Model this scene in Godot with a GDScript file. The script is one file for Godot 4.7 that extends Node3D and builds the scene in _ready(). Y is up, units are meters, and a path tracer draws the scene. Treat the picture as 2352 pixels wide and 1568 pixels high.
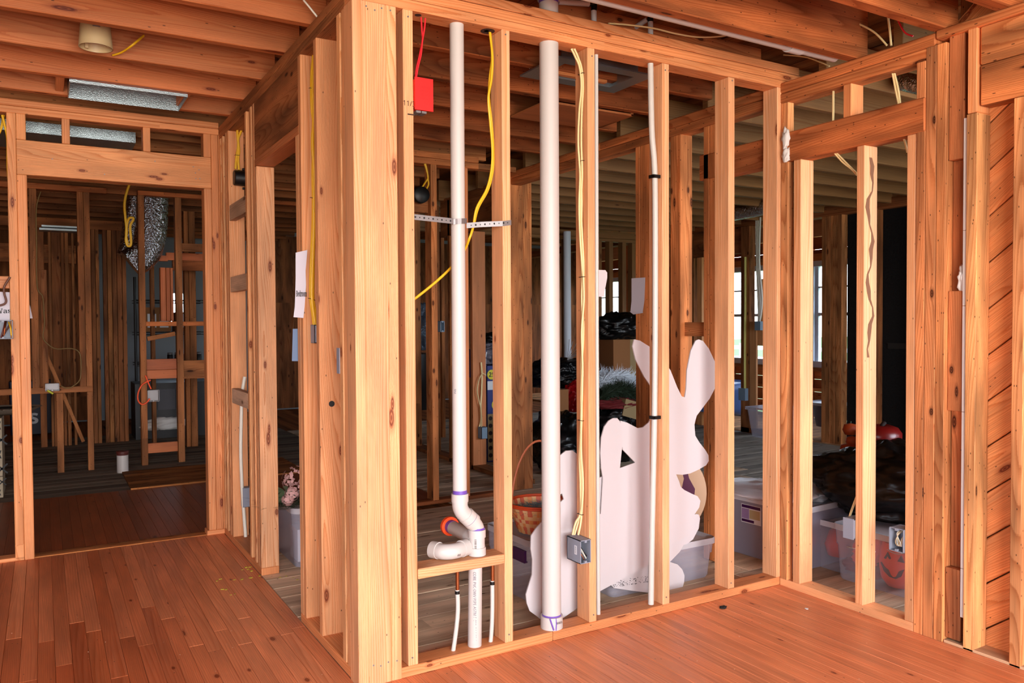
extends Node3D
# A gutted house: the corner of two stud walls seen from the front room, a bathroom, hall and back rooms behind them.
# x runs along the wall with the pipes, -z along the left wall, y up; the origin is the foot of the corner post.

var rng := RandomNumberGenerator.new()
var M := {}
var used := {}

func _ready():
	rng.seed = 20240611
	var cam := Camera3D.new()
	cam.name = "camera"
	cam.fov = 46.4306
	cam.near = 0.05
	cam.far = 200.0
	cam.rotation_order = EULER_ORDER_YXZ
	cam.position = Vector3(-0.9321, 1.2769, 2.6426)
	cam.rotation = Vector3(deg_to_rad(-1.36817), deg_to_rad(-30.48585), deg_to_rad(-0.33444))
	add_child(cam)
	var env := Environment.new()
	env.background_mode = Environment.BG_SKY
	var sky := Sky.new()
	var sm := ProceduralSkyMaterial.new()
	sm.sky_top_color = Color(0.80, 0.88, 0.98)
	sm.sky_horizon_color = Color(0.93, 0.96, 1.0)
	sm.ground_bottom_color = Color(0.45, 0.48, 0.42)
	sm.ground_horizon_color = Color(0.75, 0.78, 0.76)
	sm.sky_energy_multiplier = 1.0
	sky.sky_material = sm
	env.sky = sky
	env.background_energy_multiplier = 9.0
	env.tonemap_mode = Environment.TONE_MAPPER_LINEAR
	env.tonemap_exposure = 0.95
	env.sdfgi_enabled = true
	env.ssao_enabled = true
	env.ssil_enabled = true
	var we := WorldEnvironment.new()
	we.name = "world_environment"
	we.environment = env
	add_child(we)
	# daylight: through an unseen window behind the camera, and a side light added as fill; the sky does the rest
	area("front_window_light", Vector3(-0.75, 1.30, 4.92), Vector3(0, 0, -1), Vector2(3.9, 1.8), 5.6, Color(1.0, 0.97, 0.94))
	area("added_side_light", Vector3(-3.52, 1.35, 1.9), Vector3(1, 0, 0), Vector2(1.6, 1.3), 0.8, Color(1.0, 0.97, 0.94))
	area("added_back_room_light", Vector3(4.1, 1.45, 2.52), Vector3(0, 0, -1), Vector2(2.4, 1.5), 2.6, Color(0.93, 0.96, 1.0))  # unseen window light, added to brighten the back room
	make_materials()
	build_shell()
	build_floor()
	build_ceiling()
	build_wall_front()
	build_wall_left()
	build_wall_right()
	build_wall_back()
	build_wall_hall()
	build_window_wall()
	build_plumbing()
	build_electrics()
	build_cutouts()
	build_bathroom_things()
	build_right_room_things()
	build_hall_things()
	build_litter()

func area(called: String, at: Vector3, towards: Vector3, size: Vector2, energy: float, color: Color):
	var l := AreaLight3D.new()
	l.name = called
	l.area_size = size
	l.light_energy = energy
	l.light_color = color
	l.area_normalize_energy = false
	l.area_range = 30.0
	l.area_attenuation = 2.0
	l.shadow_enabled = true
	add_child(l)
	l.look_at_from_position(at, at + towards, Vector3.UP)

# ---------- naming and grouping ----------
func numbered(called: String) -> String:
	if not used.has(called):
		used[called] = 0
		return called
	used[called] += 1
	return "%s_%03d" % [called, used[called]]

func thing(called: String, label: String, category: String, at := Vector3.ZERO, group := "") -> Node3D:
	var o := Node3D.new()
	o.name = numbered(called)
	add_child(o)
	o.position = at
	tag(o, label, category, group)
	return o

func tag(o: Node3D, label: String, category: String, group := ""):
	o.set_meta("label", label)
	o.set_meta("category", category)
	if group != "":
		o.set_meta("group", group)

func setting(called: String, label: String, category: String) -> Node3D:
	var o := thing(called, label, category)
	o.set_meta("kind", "structure")
	return o

func put(parent: Node3D, called: String, mesh: Mesh, mat: Material) -> MeshInstance3D:
	var o := MeshInstance3D.new()
	o.name = numbered(called) if parent == self else called
	o.mesh = mesh
	o.material_override = mat
	parent.add_child(o, true)
	return o

# ---------- meshes ----------
func tri(st: SurfaceTool, a: Vector3, b: Vector3, c: Vector3, n: Vector3, ua := Vector2.ZERO, ub := Vector2.ZERO, uc := Vector2.ZERO):
	var k := [[a, ua], [b, ub], [c, uc]]
	if (b - a).cross(c - a).dot(n) > 0.0:
		k = [[a, ua], [c, uc], [b, ub]]
	for v in k:
		st.set_normal(n)
		st.set_uv(v[1])
		st.add_vertex(v[0])

func quad(st: SurfaceTool, a: Vector3, b: Vector3, c: Vector3, d: Vector3, n: Vector3, u := [Vector2.ZERO, Vector2.RIGHT, Vector2.ONE, Vector2.DOWN]):
	tri(st, a, b, c, n, u[0], u[1], u[2])
	tri(st, a, c, d, n, u[0], u[2], u[3])

const TEX_WIDE := 0.36
const TEX_LONG := 2.4

# a bevelled box whose grain runs along its longest side; tone is the wood's own colour
func wood_mesh(size: Vector3, tone: Color, bevel: float, grain := -1) -> ArrayMesh:
	var st := SurfaceTool.new()
	st.begin(Mesh.PRIMITIVE_TRIANGLES)
	st.set_color(tone)
	if grain < 0:
		grain = size.max_axis_index()
	var h := size / 2.0
	var c: float = minf(bevel, minf(h.x, minf(h.y, h.z)) * 0.6)
	var long: float = maxf(TEX_LONG, size[grain] * 1.02)
	var off := Vector2(rng.randf(), rng.randf())
	if size[grain] < TEX_LONG:
		off.y = rng.randf() * (1.0 - size[grain] / TEX_LONG)
	var uv := func(p: Vector3, axis: int) -> Vector2:
		var cross := 0
		for k in 3:
			if k != axis and k != grain:
				cross = k
		if axis == grain:
			return Vector2(p[(grain + 1) % 3] / TEX_WIDE + off.x, p[(grain + 2) % 3] / TEX_LONG * 0.4 + off.y)
		return Vector2(fposmod(off.x + axis * 0.31, 1.0 - minf(0.95, size[cross] / TEX_WIDE)) + (p[cross] + h[cross]) / TEX_WIDE, off.y + (p[grain] + h[grain]) / long)
	var at := func(face: int, s: Vector3) -> Vector3:
		var p := Vector3(s.x * (h.x - c), s.y * (h.y - c), s.z * (h.z - c))
		p[face] = s[face] * h[face]
		return p
	for axis in 3:
		var a1 := (axis + 1) % 3
		var a2 := (axis + 2) % 3
		for sg in [-1.0, 1.0]:
			var n := Vector3.ZERO
			n[axis] = sg
			var q := []
			for e in [[-1.0, -1.0], [1.0, -1.0], [1.0, 1.0], [-1.0, 1.0]]:
				var s := Vector3.ZERO
				s[axis] = sg
				s[a1] = e[0]
				s[a2] = e[1]
				q.append(at.call(axis, s))
			quad(st, q[0], q[1], q[2], q[3], n, [uv.call(q[0], axis), uv.call(q[1], axis), uv.call(q[2], axis), uv.call(q[3], axis)])
			for sg2 in [-1.0, 1.0]:   # the bevel between this face and the next axis' face
				var n2 := n
				n2[a1] = sg2
				var s0 := Vector3.ZERO
				s0[axis] = sg
				s0[a1] = sg2
				s0[a2] = -1.0
				var s1 := s0
				s1[a2] = 1.0
				var r := [at.call(axis, s0), at.call(axis, s1), at.call(a1, s1), at.call(a1, s0)]
				quad(st, r[0], r[1], r[2], r[3], n2.normalized(), [uv.call(r[0], axis), uv.call(r[1], axis), uv.call(r[2], axis), uv.call(r[3], axis)])
	for sx in [-1.0, 1.0]:
		for sy in [-1.0, 1.0]:
			for sz in [-1.0, 1.0]:
				var s := Vector3(sx, sy, sz)
				tri(st, at.call(0, s), at.call(1, s), at.call(2, s), s.normalized())
	return st.commit()

func shade(tone: Color, vary := 0.12) -> Color:
	var k := 1.0 + rng.randf_range(-vary, vary)
	var w := rng.randf_range(-0.03, 0.03)
	return Color(tone.r * k * (1.0 + w), tone.g * k, tone.b * k * (1.0 - w))

func lumber(parent: Node3D, called: String, a: Vector3, b: Vector3, mat := "pine", tone := Color.WHITE, bevel := 0.0025, grain := -1, vary := 0.12) -> MeshInstance3D:
	var lo := Vector3(minf(a.x, b.x), minf(a.y, b.y), minf(a.z, b.z))
	var hi := Vector3(maxf(a.x, b.x), maxf(a.y, b.y), maxf(a.z, b.z))
	var o := put(parent, called, wood_mesh(hi - lo, shade(tone, vary), bevel, grain), M[mat])
	o.position = (lo + hi) / 2.0 - (parent.position if parent != self else Vector3.ZERO)
	return o

# a bar of lumber from one point to another
func strut(parent: Node3D, called: String, a: Vector3, b: Vector3, wide: float, thick: float, mat: String, tone: Color, roll := 0.0) -> MeshInstance3D:
	var o := put(parent, called, wood_mesh(Vector3(thick, (b - a).length(), wide), shade(tone), 0.002, 1), M[mat])
	var y := (b - a).normalized()
	var x := y.cross(Vector3.BACK).normalized() if absf(y.z) < 0.9 else y.cross(Vector3.RIGHT).normalized()
	o.transform = Transform3D(Basis(x, y, x.cross(y)).rotated(y, roll), (a + b) / 2.0 - parent.position)
	return o

func begin(color := Color.WHITE) -> SurfaceTool:
	var st := SurfaceTool.new()
	st.begin(Mesh.PRIMITIVE_TRIANGLES)
	st.set_color(color)
	return st

func block(st: SurfaceTool, lo: Vector3, hi: Vector3):
	var c := (lo + hi) / 2.0
	var h := (hi - lo) / 2.0
	for axis in 3:
		for sg in [-1.0, 1.0]:
			var n := Vector3.ZERO
			n[axis] = sg
			var q := []
			for e in [[-1.0, -1.0], [1.0, -1.0], [1.0, 1.0], [-1.0, 1.0]]:
				var s := n
				s[(axis + 1) % 3] = e[0]
				s[(axis + 2) % 3] = e[1]
				q.append(c + s * h)
			quad(st, q[0], q[1], q[2], q[3], n)

func smooth_path(points: Array, per := 6) -> Array:
	if points.size() < 3:
		return points
	var out := []
	for i in points.size() - 1:
		var p0: Vector3 = points[maxi(i - 1, 0)]
		var p1: Vector3 = points[i]
		var p2: Vector3 = points[i + 1]
		var p3: Vector3 = points[mini(i + 2, points.size() - 1)]
		for k in per:
			out.append(p1.cubic_interpolate(p2, p0, p3, float(k) / per))
	out.append(points[-1])
	return out

# a tube swept along points; flat squeezes it to a ribbon (along its second axis), radii may taper it
func tube(st: SurfaceTool, path: Array, radius: float, sides := 10, flat := 1.0, caps := true):
	var n := path.size()
	var t: Vector3 = (path[1] - path[0]).normalized()
	var u := t.cross(Vector3.UP if absf(t.y) < 0.9 else Vector3.BACK).normalized()
	var rings := []
	var along := 0.0
	for i in n:
		var t2: Vector3 = (path[mini(i + 1, n - 1)] - path[maxi(i - 1, 0)]).normalized()
		if t2 == Vector3.ZERO:
			t2 = t
		u = (u - t2 * u.dot(t2)).normalized()
		var w := t2.cross(u)
		if i > 0:
			along += (path[i] - path[i - 1]).length()
		var ring := []
		for k in sides + 1:
			var a := TAU * k / sides
			var d := u * cos(a) + w * sin(a) * flat
			ring.append([path[i] + d * radius, (u * cos(a) * flat + w * sin(a)).normalized(), Vector2(float(k) / sides, along)])
		rings.append(ring)
		t = t2
	skin(st, rings)
	if caps:
		for e in [0, n - 1]:
			var nn: Vector3 = (path[0] - path[1]).normalized() if e == 0 else (path[n - 1] - path[n - 2]).normalized()
			for k in sides:
				tri(st, path[e], rings[e][k][0], rings[e][k + 1][0], nn)

# joins rings of [point, normal, uv]
func skin(st: SurfaceTool, rings: Array):
	for i in rings.size() - 1:
		for k in rings[i].size() - 1:
			var q := [rings[i][k], rings[i][k + 1], rings[i + 1][k + 1], rings[i + 1][k]]
			for t in [[0, 1, 2], [0, 2, 3]]:
				var a: Vector3 = q[t[0]][0]
				var b: Vector3 = q[t[1]][0]
				var c: Vector3 = q[t[2]][0]
				var order: Array = t
				if (b - a).cross(c - a).dot(q[t[0]][1] + q[t[1]][1] + q[t[2]][1]) > 0.0:
					order = [t[0], t[2], t[1]]
				for v in order:
					st.set_normal(q[v][1])
					st.set_uv(q[v][2])
					st.add_vertex(q[v][0])

func cable(parent: Node3D, called: String, points: Array, radius: float, mat: Material, flat := 1.0, sides := 8, per := 6) -> MeshInstance3D:
	var st := begin()
	tube(st, smooth_path(points, per), radius, sides, flat)
	var o := put(parent, called, st.commit(), mat)
	if parent != self:
		o.position = -parent.position
	return o

# turned about the y axis: profile of Vector2(radius, height)
func lathe(st: SurfaceTool, profile: Array, seg := 28, xf := Transform3D.IDENTITY, ribs := 0, rib_depth := 0.0):
	var rings := []
	for i in profile.size():
		var p: Vector2 = profile[i]
		var d: Vector2 = profile[mini(i + 1, profile.size() - 1)] - profile[maxi(i - 1, 0)]
		var nn := Vector2(d.y, -d.x).normalized()
		var ring := []
		for k in seg + 1:
			var a := TAU * k / seg
			var r: float = p.x
			if ribs > 0:
				r *= 1.0 - rib_depth * pow(absf(cos(a * ribs / 2.0)), 6.0)
			ring.append([xf * Vector3(cos(a) * r, p.y, sin(a) * r), (xf.basis * Vector3(cos(a) * nn.x, nn.y, sin(a) * nn.x)).normalized(), Vector2(float(k) / seg, float(i) / profile.size())])
		rings.append(ring)
	skin(st, rings)

# a flat outline in x and y given a thickness towards -z
func slab(st: SurfaceTool, outline: Array, z: float, thick: float):
	var poly := PackedVector2Array(outline)
	if Geometry2D.is_polygon_clockwise(poly):
		poly.reverse()
	var idx := Geometry2D.triangulate_polygon(poly)
	for i in range(0, idx.size(), 3):
		for s in [0.0, -thick]:
			var v := []
			for k in 3:
				v.append(Vector3(poly[idx[i + k]].x, poly[idx[i + k]].y, z + s))
			tri(st, v[0], v[1], v[2], Vector3(0, 0, 1 if s == 0.0 else -1), poly[idx[i]], poly[idx[i + 1]], poly[idx[i + 2]])
	for i in poly.size():
		var a := poly[i]
		var b := poly[(i + 1) % poly.size()]
		var n := Vector3(b.y - a.y, a.x - b.x, 0).normalized()
		quad(st, Vector3(a.x, a.y, z), Vector3(b.x, b.y, z), Vector3(b.x, b.y, z - thick), Vector3(a.x, a.y, z - thick), n)

func smooth_outline(pts: Array, per := 3) -> Array:
	var out := []
	var n := pts.size()
	for i in n:
		var p1: Vector2 = pts[i]
		var p2: Vector2 = pts[(i + 1) % n]
		for k in per:
			out.append(p1.cubic_interpolate(p2, pts[(i - 1 + n) % n], pts[(i + 2) % n], float(k) / per))
	return out

# a rounded rectangle ring in x and z
func rounded(y: float, w: float, d: float, r: float, per := 5) -> Array:
	var ring := []
	for q in 4:
		var c := Vector2((w - r) * (1 if q in [0, 3] else -1), (d - r) * (1 if q in [0, 1] else -1))
		for k in per + 1:
			var a := PI / 2.0 * (q + float(k) / per)
			var n := Vector2(cos(a), sin(a))
			ring.append([Vector3(c.x + n.x * r, y, c.y + n.y * r), Vector3(n.x, 0, n.y), Vector2(float(k + q * per) / (4.0 * per), y)])
	ring.append(ring[0])
	return ring

func loft(st: SurfaceTool, rows: Array, top := false, bottom := true):
	var rings := []
	for r in rows:
		rings.append(rounded(r[0], r[1], r[2], r[3]))
	skin(st, rings)
	for e in [[bottom, 0, Vector3.DOWN], [top, rings.size() - 1, Vector3.UP]]:
		if e[0]:
			var ring: Array = rings[e[1]]
			for k in range(1, ring.size() - 2):
				tri(st, ring[0][0], ring[k][0], ring[k + 1][0], e[2])

# a lumpy closed body: a sphere pushed about by noise, with folds, flattened where it lies
func lump(radii: Vector3, seed_: int, rough: float, folds: float, rows := 40, cols := 64, floor_at := -0.8) -> ArrayMesh:
	var n1 := FastNoiseLite.new()
	n1.seed = seed_
	n1.frequency = 1.1
	var n2 := FastNoiseLite.new()
	n2.seed = seed_ + 7
	n2.frequency = 1.5
	n2.fractal_type = FastNoiseLite.FRACTAL_RIDGED
	n2.fractal_octaves = 2
	var st := begin()
	st.set_smooth_group(0)
	var pts := []
	for i in rows + 1:
		var row := []
		var v := PI * i / rows
		for k in cols + 1:
			var a := TAU * (k % cols) / cols
			var d := Vector3(sin(v) * cos(a), cos(v), sin(v) * sin(a))
			var s := 1.0 + rough * n1.get_noise_3dv(d) * 2.0 + folds * (n2.get_noise_3dv(d * Vector3(1.0, 1.7, 1.0)) - 0.3)
			var p := d * s
			p.y = maxf(p.y, floor_at)
			row.append(p * radii)
		pts.append(row)
	for i in rows:
		for k in cols:
			var a: Vector3 = pts[i][k]
			var b: Vector3 = pts[i][k + 1]
			var c: Vector3 = pts[i + 1][k + 1]
			var d: Vector3 = pts[i + 1][k]
			for t in [[a, c, b], [a, d, c]]:
				if (t[1] - t[0]).cross(t[2] - t[0]).length_squared() > 1e-16:
					var w: Array = t
					if (t[1] - t[0]).cross(t[2] - t[0]).dot(t[0] + t[1] + t[2]) > 0.0:
						w = [t[0], t[2], t[1]]
					for p in w:
						st.set_uv(Vector2(p.x, p.y) * 3.0)
						st.add_vertex(p)
	st.index()
	st.generate_normals()
	return st.commit()

func words(parent: Node3D, called: String, text: String, height: float, xf: Transform3D, mat: Material, bold := false, serif := false) -> MeshInstance3D:
	var t := TextMesh.new()
	var f := SystemFont.new()
	f.font_names = ["Droid Serif" if serif else "Droid Sans"]
	f.font_weight = 700 if bold else 400
	t.font = f
	t.text = text
	t.font_size = 32
	t.pixel_size = height / 24.0
	t.depth = 0.0006
	var o := put(parent, called, t, mat)
	o.transform = xf
	return o

# basis whose x runs to the right of someone who looks along -facing
func facing(n: Vector3) -> Basis:
	var x := Vector3.UP.cross(n).normalized()
	return Basis(x, n.cross(x), n)

# ---------- materials ----------
func solid(color: Color, rough := 0.6, metal := 0.0) -> StandardMaterial3D:
	var m := StandardMaterial3D.new()
	m.albedo_color = color
	m.roughness = rough
	m.metallic = metal
	return m

func stretched(seed_: int, freq: float, w: int, h: int, sy: int, octaves := 3) -> PackedByteArray:
	var n := FastNoiseLite.new()
	n.seed = seed_
	n.noise_type = FastNoiseLite.TYPE_SIMPLEX_SMOOTH
	n.frequency = freq
	n.fractal_octaves = octaves
	var im := n.get_image(w, maxi(h / sy, 4))
	im.resize(w, h, Image.INTERPOLATE_CUBIC)
	im.convert(Image.FORMAT_L8)
	return im.get_data()

# sawn pine: growth rings as contour lines of a stretched noise, fibres, knots, stains
func wood_image(seed_: int, rings: float, wander: float, knots: int, early: Color, late: Color, knot: Color, stain: float, holes: int) -> ImageTexture:
	var w := 320
	var h := 1152
	var r := RandomNumberGenerator.new()
	r.seed = seed_
	var low := stretched(seed_, 0.006, w, h, 9, 2)
	var fibre := stretched(seed_ + 1, 0.22, w, h, 24, 3)
	var broad := stretched(seed_ + 2, 0.008, w, h, 3, 3)
	var ks := []
	for i in knots:
		ks.append([r.randf() * w, r.randf() * h, r.randf_range(4.5, 9.0), r.randf_range(0.45, 1.0)])
	var data := PackedByteArray()
	data.resize(w * h * 3)
	var er := early.r
	var eg := early.g
	var eb := early.b
	var lr := late.r - er
	var lg := late.g - eg
	var lb := late.b - eb
	for y in h:
		var near := []
		for k in ks:
			if absf(y - k[1]) < 110.0:
				near.append(k)
		for x in w:
			var i := y * w + x
			var v := x * rings + low[i] * wander
			var dark := 0.0
			for k in near:
				var dx: float = absf(x - k[0])
				dx = minf(dx, w - dx)
				var dy: float = (y - k[1]) * k[3]
				var d: float = sqrt(dx * dx + dy * dy) / k[2]
				if d < 5.0:
					v += 1.5 * exp(-d * 0.8)
					if d < 1.0:
						dark = maxf(dark, 0.75 + 0.25 * sin(d * 12.0))
					elif d < 1.9:
						dark = maxf(dark, 0.26 * (1.9 - d) / 0.9)
			var s := v - floorf(v)
			s = s * s * s if s < 0.92 else (1.0 - s) * 9.7
			var fb := fibre[i] / 255.0
			var l := s * (0.55 + 0.45 * fb)
			var tone := 0.88 + 0.14 * fb + (broad[i] / 255.0 - 0.5) * stain
			var q := 1.0 - dark
			var j := i * 3
			data[j] = clampi(int(((er + lr * l) * q + knot.r * dark) * tone * 255.0), 0, 255)
			data[j + 1] = clampi(int(((eg + lg * l) * q + knot.g * dark) * tone * 255.0), 0, 255)
			data[j + 2] = clampi(int(((eb + lb * l) * q + knot.b * dark) * tone * 255.0), 0, 255)
	for i in holes:
		var hx := r.randi_range(2, w - 3)
		var hy := r.randi_range(2, h - 4)
		for ox in range(-1, 2):
			for oy in range(-1, 2):
				var j := ((hy + oy) * w + hx + ox) * 3
				for c in 3:
					data[j + c] = int(data[j + c] * (0.3 if ox == 0 else 0.6))
	return ImageTexture.create_from_image(Image.create_from_data(w, h, false, Image.FORMAT_RGB8, data))

func wood(tex: Texture2D, rough: float, spec := 0.4) -> StandardMaterial3D:
	var m := StandardMaterial3D.new()
	m.albedo_texture = tex
	m.vertex_color_use_as_albedo = true
	m.roughness = rough
	m.metallic_specular = spec
	return m

func bumps(seed_: int, freq: float, strength: float, octaves := 4) -> ImageTexture:
	var n := FastNoiseLite.new()
	n.seed = seed_
	n.frequency = freq
	n.fractal_type = FastNoiseLite.FRACTAL_RIDGED
	n.fractal_octaves = octaves
	var im := n.get_seamless_image(256, 256)
	im.convert(Image.FORMAT_RGBA8)
	im.bump_map_to_normal_map(strength)
	return ImageTexture.create_from_image(im)

func crinkled(color: Color, rough: float, metal: float, tex: Texture2D, strength: float, scale: float) -> StandardMaterial3D:
	var m := solid(color, rough, metal)
	m.normal_enabled = true
	m.normal_texture = tex
	m.normal_scale = strength
	m.uv1_triplanar = true
	m.uv1_scale = Vector3.ONE * scale
	return m

func see_through(color: Color, rough := 0.45) -> StandardMaterial3D:
	var m := solid(color, rough)
	m.transparency = BaseMaterial3D.TRANSPARENCY_ALPHA
	return m

func make_materials():
	var pine := wood_image(11, 0.075, 0.055, 16, Color(0.92, 0.685, 0.505), Color(0.76, 0.44, 0.23), Color(0.45, 0.20, 0.09), 0.20, 30)
	var straight := wood_image(23, 0.12, 0.02, 6, Color(0.92, 0.685, 0.505), Color(0.79, 0.47, 0.25), Color(0.45, 0.20, 0.09), 0.18, 20)
	var old := wood_image(37, 0.10, 0.045, 9, Color(0.88, 0.66, 0.47), Color(0.64, 0.38, 0.21), Color(0.26, 0.14, 0.08), 0.55, 150)
	var grey := wood_image(53, 0.14, 0.03, 8, Color(0.88, 0.80, 0.71), Color(0.76, 0.67, 0.57), Color(0.45, 0.36, 0.29), 0.3, 60)
	M.pine = wood(pine, 0.55)
	M.weathered = wood(grey, 0.85, 0.25)
	M.straight = wood(straight, 0.55)
	M.old = wood(old, 0.7, 0.3)
	M.boards = wood(straight, 0.42, 0.5)
	M.rough = wood(old, 0.85, 0.2)
	var crease := bumps(5, 0.012, 14.0, 3)
	M.foil = crinkled(Color(0.80, 0.82, 0.85), 0.22, 1.0, crease, 1.6, 7.0)
	M.bag = crinkled(Color(0.03, 0.03, 0.033), 0.32, 0.0, crease, 0.35, 1.0)
	M.bag.uv1_scale = Vector3(0.5, 1.6, 0.5)
	M.bag.metallic_specular = 0.42
	M.red_bag = crinkled(Color(0.62, 0.04, 0.07), 0.28, 0.0, crease, 0.8, 2.0)
	M.galvanized = crinkled(Color(0.62, 0.66, 0.68), 0.38, 0.85, bumps(9, 0.05, 3.0), 0.4, 6.0)
	M.steel = solid(Color(0.52, 0.50, 0.50), 0.45, 0.6)
	M.pvc = solid(Color(0.765, 0.735, 0.715), 0.42)
	M.pvc_grey = solid(Color(0.72, 0.71, 0.71), 0.4)
	M.pex = solid(Color(0.77, 0.75, 0.72), 0.4)
	M.primer = solid(Color(0.42, 0.29, 0.66), 0.4)
	M.copper = solid(Color(0.60, 0.34, 0.20), 0.35, 0.9)
	M.crimp = solid(Color(0.06, 0.06, 0.06), 0.4, 0.4)
	M.orange_cap = solid(Color(1.0, 0.34, 0.13), 0.45)
	M.red = solid(Color(0.93, 0.10, 0.09), 0.45)
	M.red_wire = solid(Color(0.86, 0.13, 0.17), 0.45)
	M.yellow = solid(Color(0.88, 0.68, 0.10), 0.42)
	M.cream = solid(Color(0.90, 0.80, 0.58), 0.42)
	M.white_cable = solid(Color(0.88, 0.86, 0.80), 0.42)
	M.box = solid(Color(0.53, 0.55, 0.60), 0.5)
	M.box_blue = solid(Color(0.46, 0.55, 0.63), 0.5)
	M.ink = solid(Color(0.05, 0.05, 0.06), 0.6)
	M.pencil = solid(Color(0.25, 0.16, 0.10), 0.8)
	M.print_blue = solid(Color(0.28, 0.28, 0.36), 0.6)
	M.paper = solid(Color(0.80, 0.78, 0.82), 0.8)
	M.paper.backlight_enabled = true
	M.paper.backlight = Color(0.2, 0.2, 0.2)
	M.paper_blue = solid(Color(0.42, 0.50, 0.62), 0.8)
	M.paint = solid(Color(0.755, 0.725, 0.735), 0.6)
	M.plaster = solid(Color(0.84, 0.82, 0.80), 0.9)
	M.black = solid(Color(0.03, 0.03, 0.035), 0.45)
	M.felt = crinkled(Color(0.028, 0.028, 0.03), 0.85, 0.0, bumps(15, 0.03, 5.0), 0.5, 2.0)
	M.beige = solid(Color(0.72, 0.62, 0.46), 0.5)
	M.cardboard = solid(Color(0.55, 0.36, 0.20), 0.85)
	M.cardboard_pale = solid(Color(0.58, 0.49, 0.34), 0.85)
	M.tub = see_through(Color(0.74, 0.73, 0.79, 0.36))
	M.tub_dim = see_through(Color(0.62, 0.60, 0.67, 0.72))
	M.lid = solid(Color(0.80, 0.80, 0.83), 0.4)
	M.lid_clear = see_through(Color(0.78, 0.76, 0.78, 0.72))
	M.purple = solid(Color(0.24, 0.06, 0.30), 0.35)
	M.blue_tub = solid(Color(0.34, 0.50, 0.78), 0.45)
	M.window_white = solid(Color(0.86, 0.88, 0.92), 0.45)
	M.glass = solid(Color(1, 1, 1, 0.06), 0.02)
	M.glass.transparency = BaseMaterial3D.TRANSPARENCY_ALPHA
	M.orange = solid(Color(1.0, 0.30, 0.10), 0.5)
	M.pumpkin = solid(Color(0.42, 0.06, 0.05), 0.3)
	M.gourd = solid(Color(0.62, 0.24, 0.05), 0.6)
	M.leaf = solid(Color(0.34, 0.40, 0.28), 0.7)
	M.leaf_dark = solid(Color(0.10, 0.17, 0.08), 0.7)
	M.bloom = solid(Color(0.80, 0.62, 0.60), 0.75)
	M.frost = solid(Color(0.88, 0.91, 0.94), 0.7)
	M.white_print = solid(Color(0.85, 0.86, 0.88), 0.6)
	M.box_print = solid(Color(0.03, 0.10, 0.42), 0.5)
	M.yellow_print = solid(Color(0.85, 0.80, 0.05), 0.5)
	M.siding = solid(Color(0.80, 0.85, 0.92), 0.6)
	M.lawn = solid(Color(0.30, 0.42, 0.18), 0.95)
	M.wall_grey = solid(Color(0.55, 0.58, 0.60), 0.9)

# ---------- the setting ----------
const NEW := Color(1.0, 0.97, 0.93)
const ORANGE := Color(0.92, 0.70, 0.53)
const RED := Color(0.62, 0.36, 0.24)
const BROWN := Color(0.52, 0.38, 0.28)
const DIM := Color(0.40, 0.27, 0.19)
const GREY := Color(0.50, 0.45, 0.38)
const GREEN := Color(0.36, 0.34, 0.24)

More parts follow.
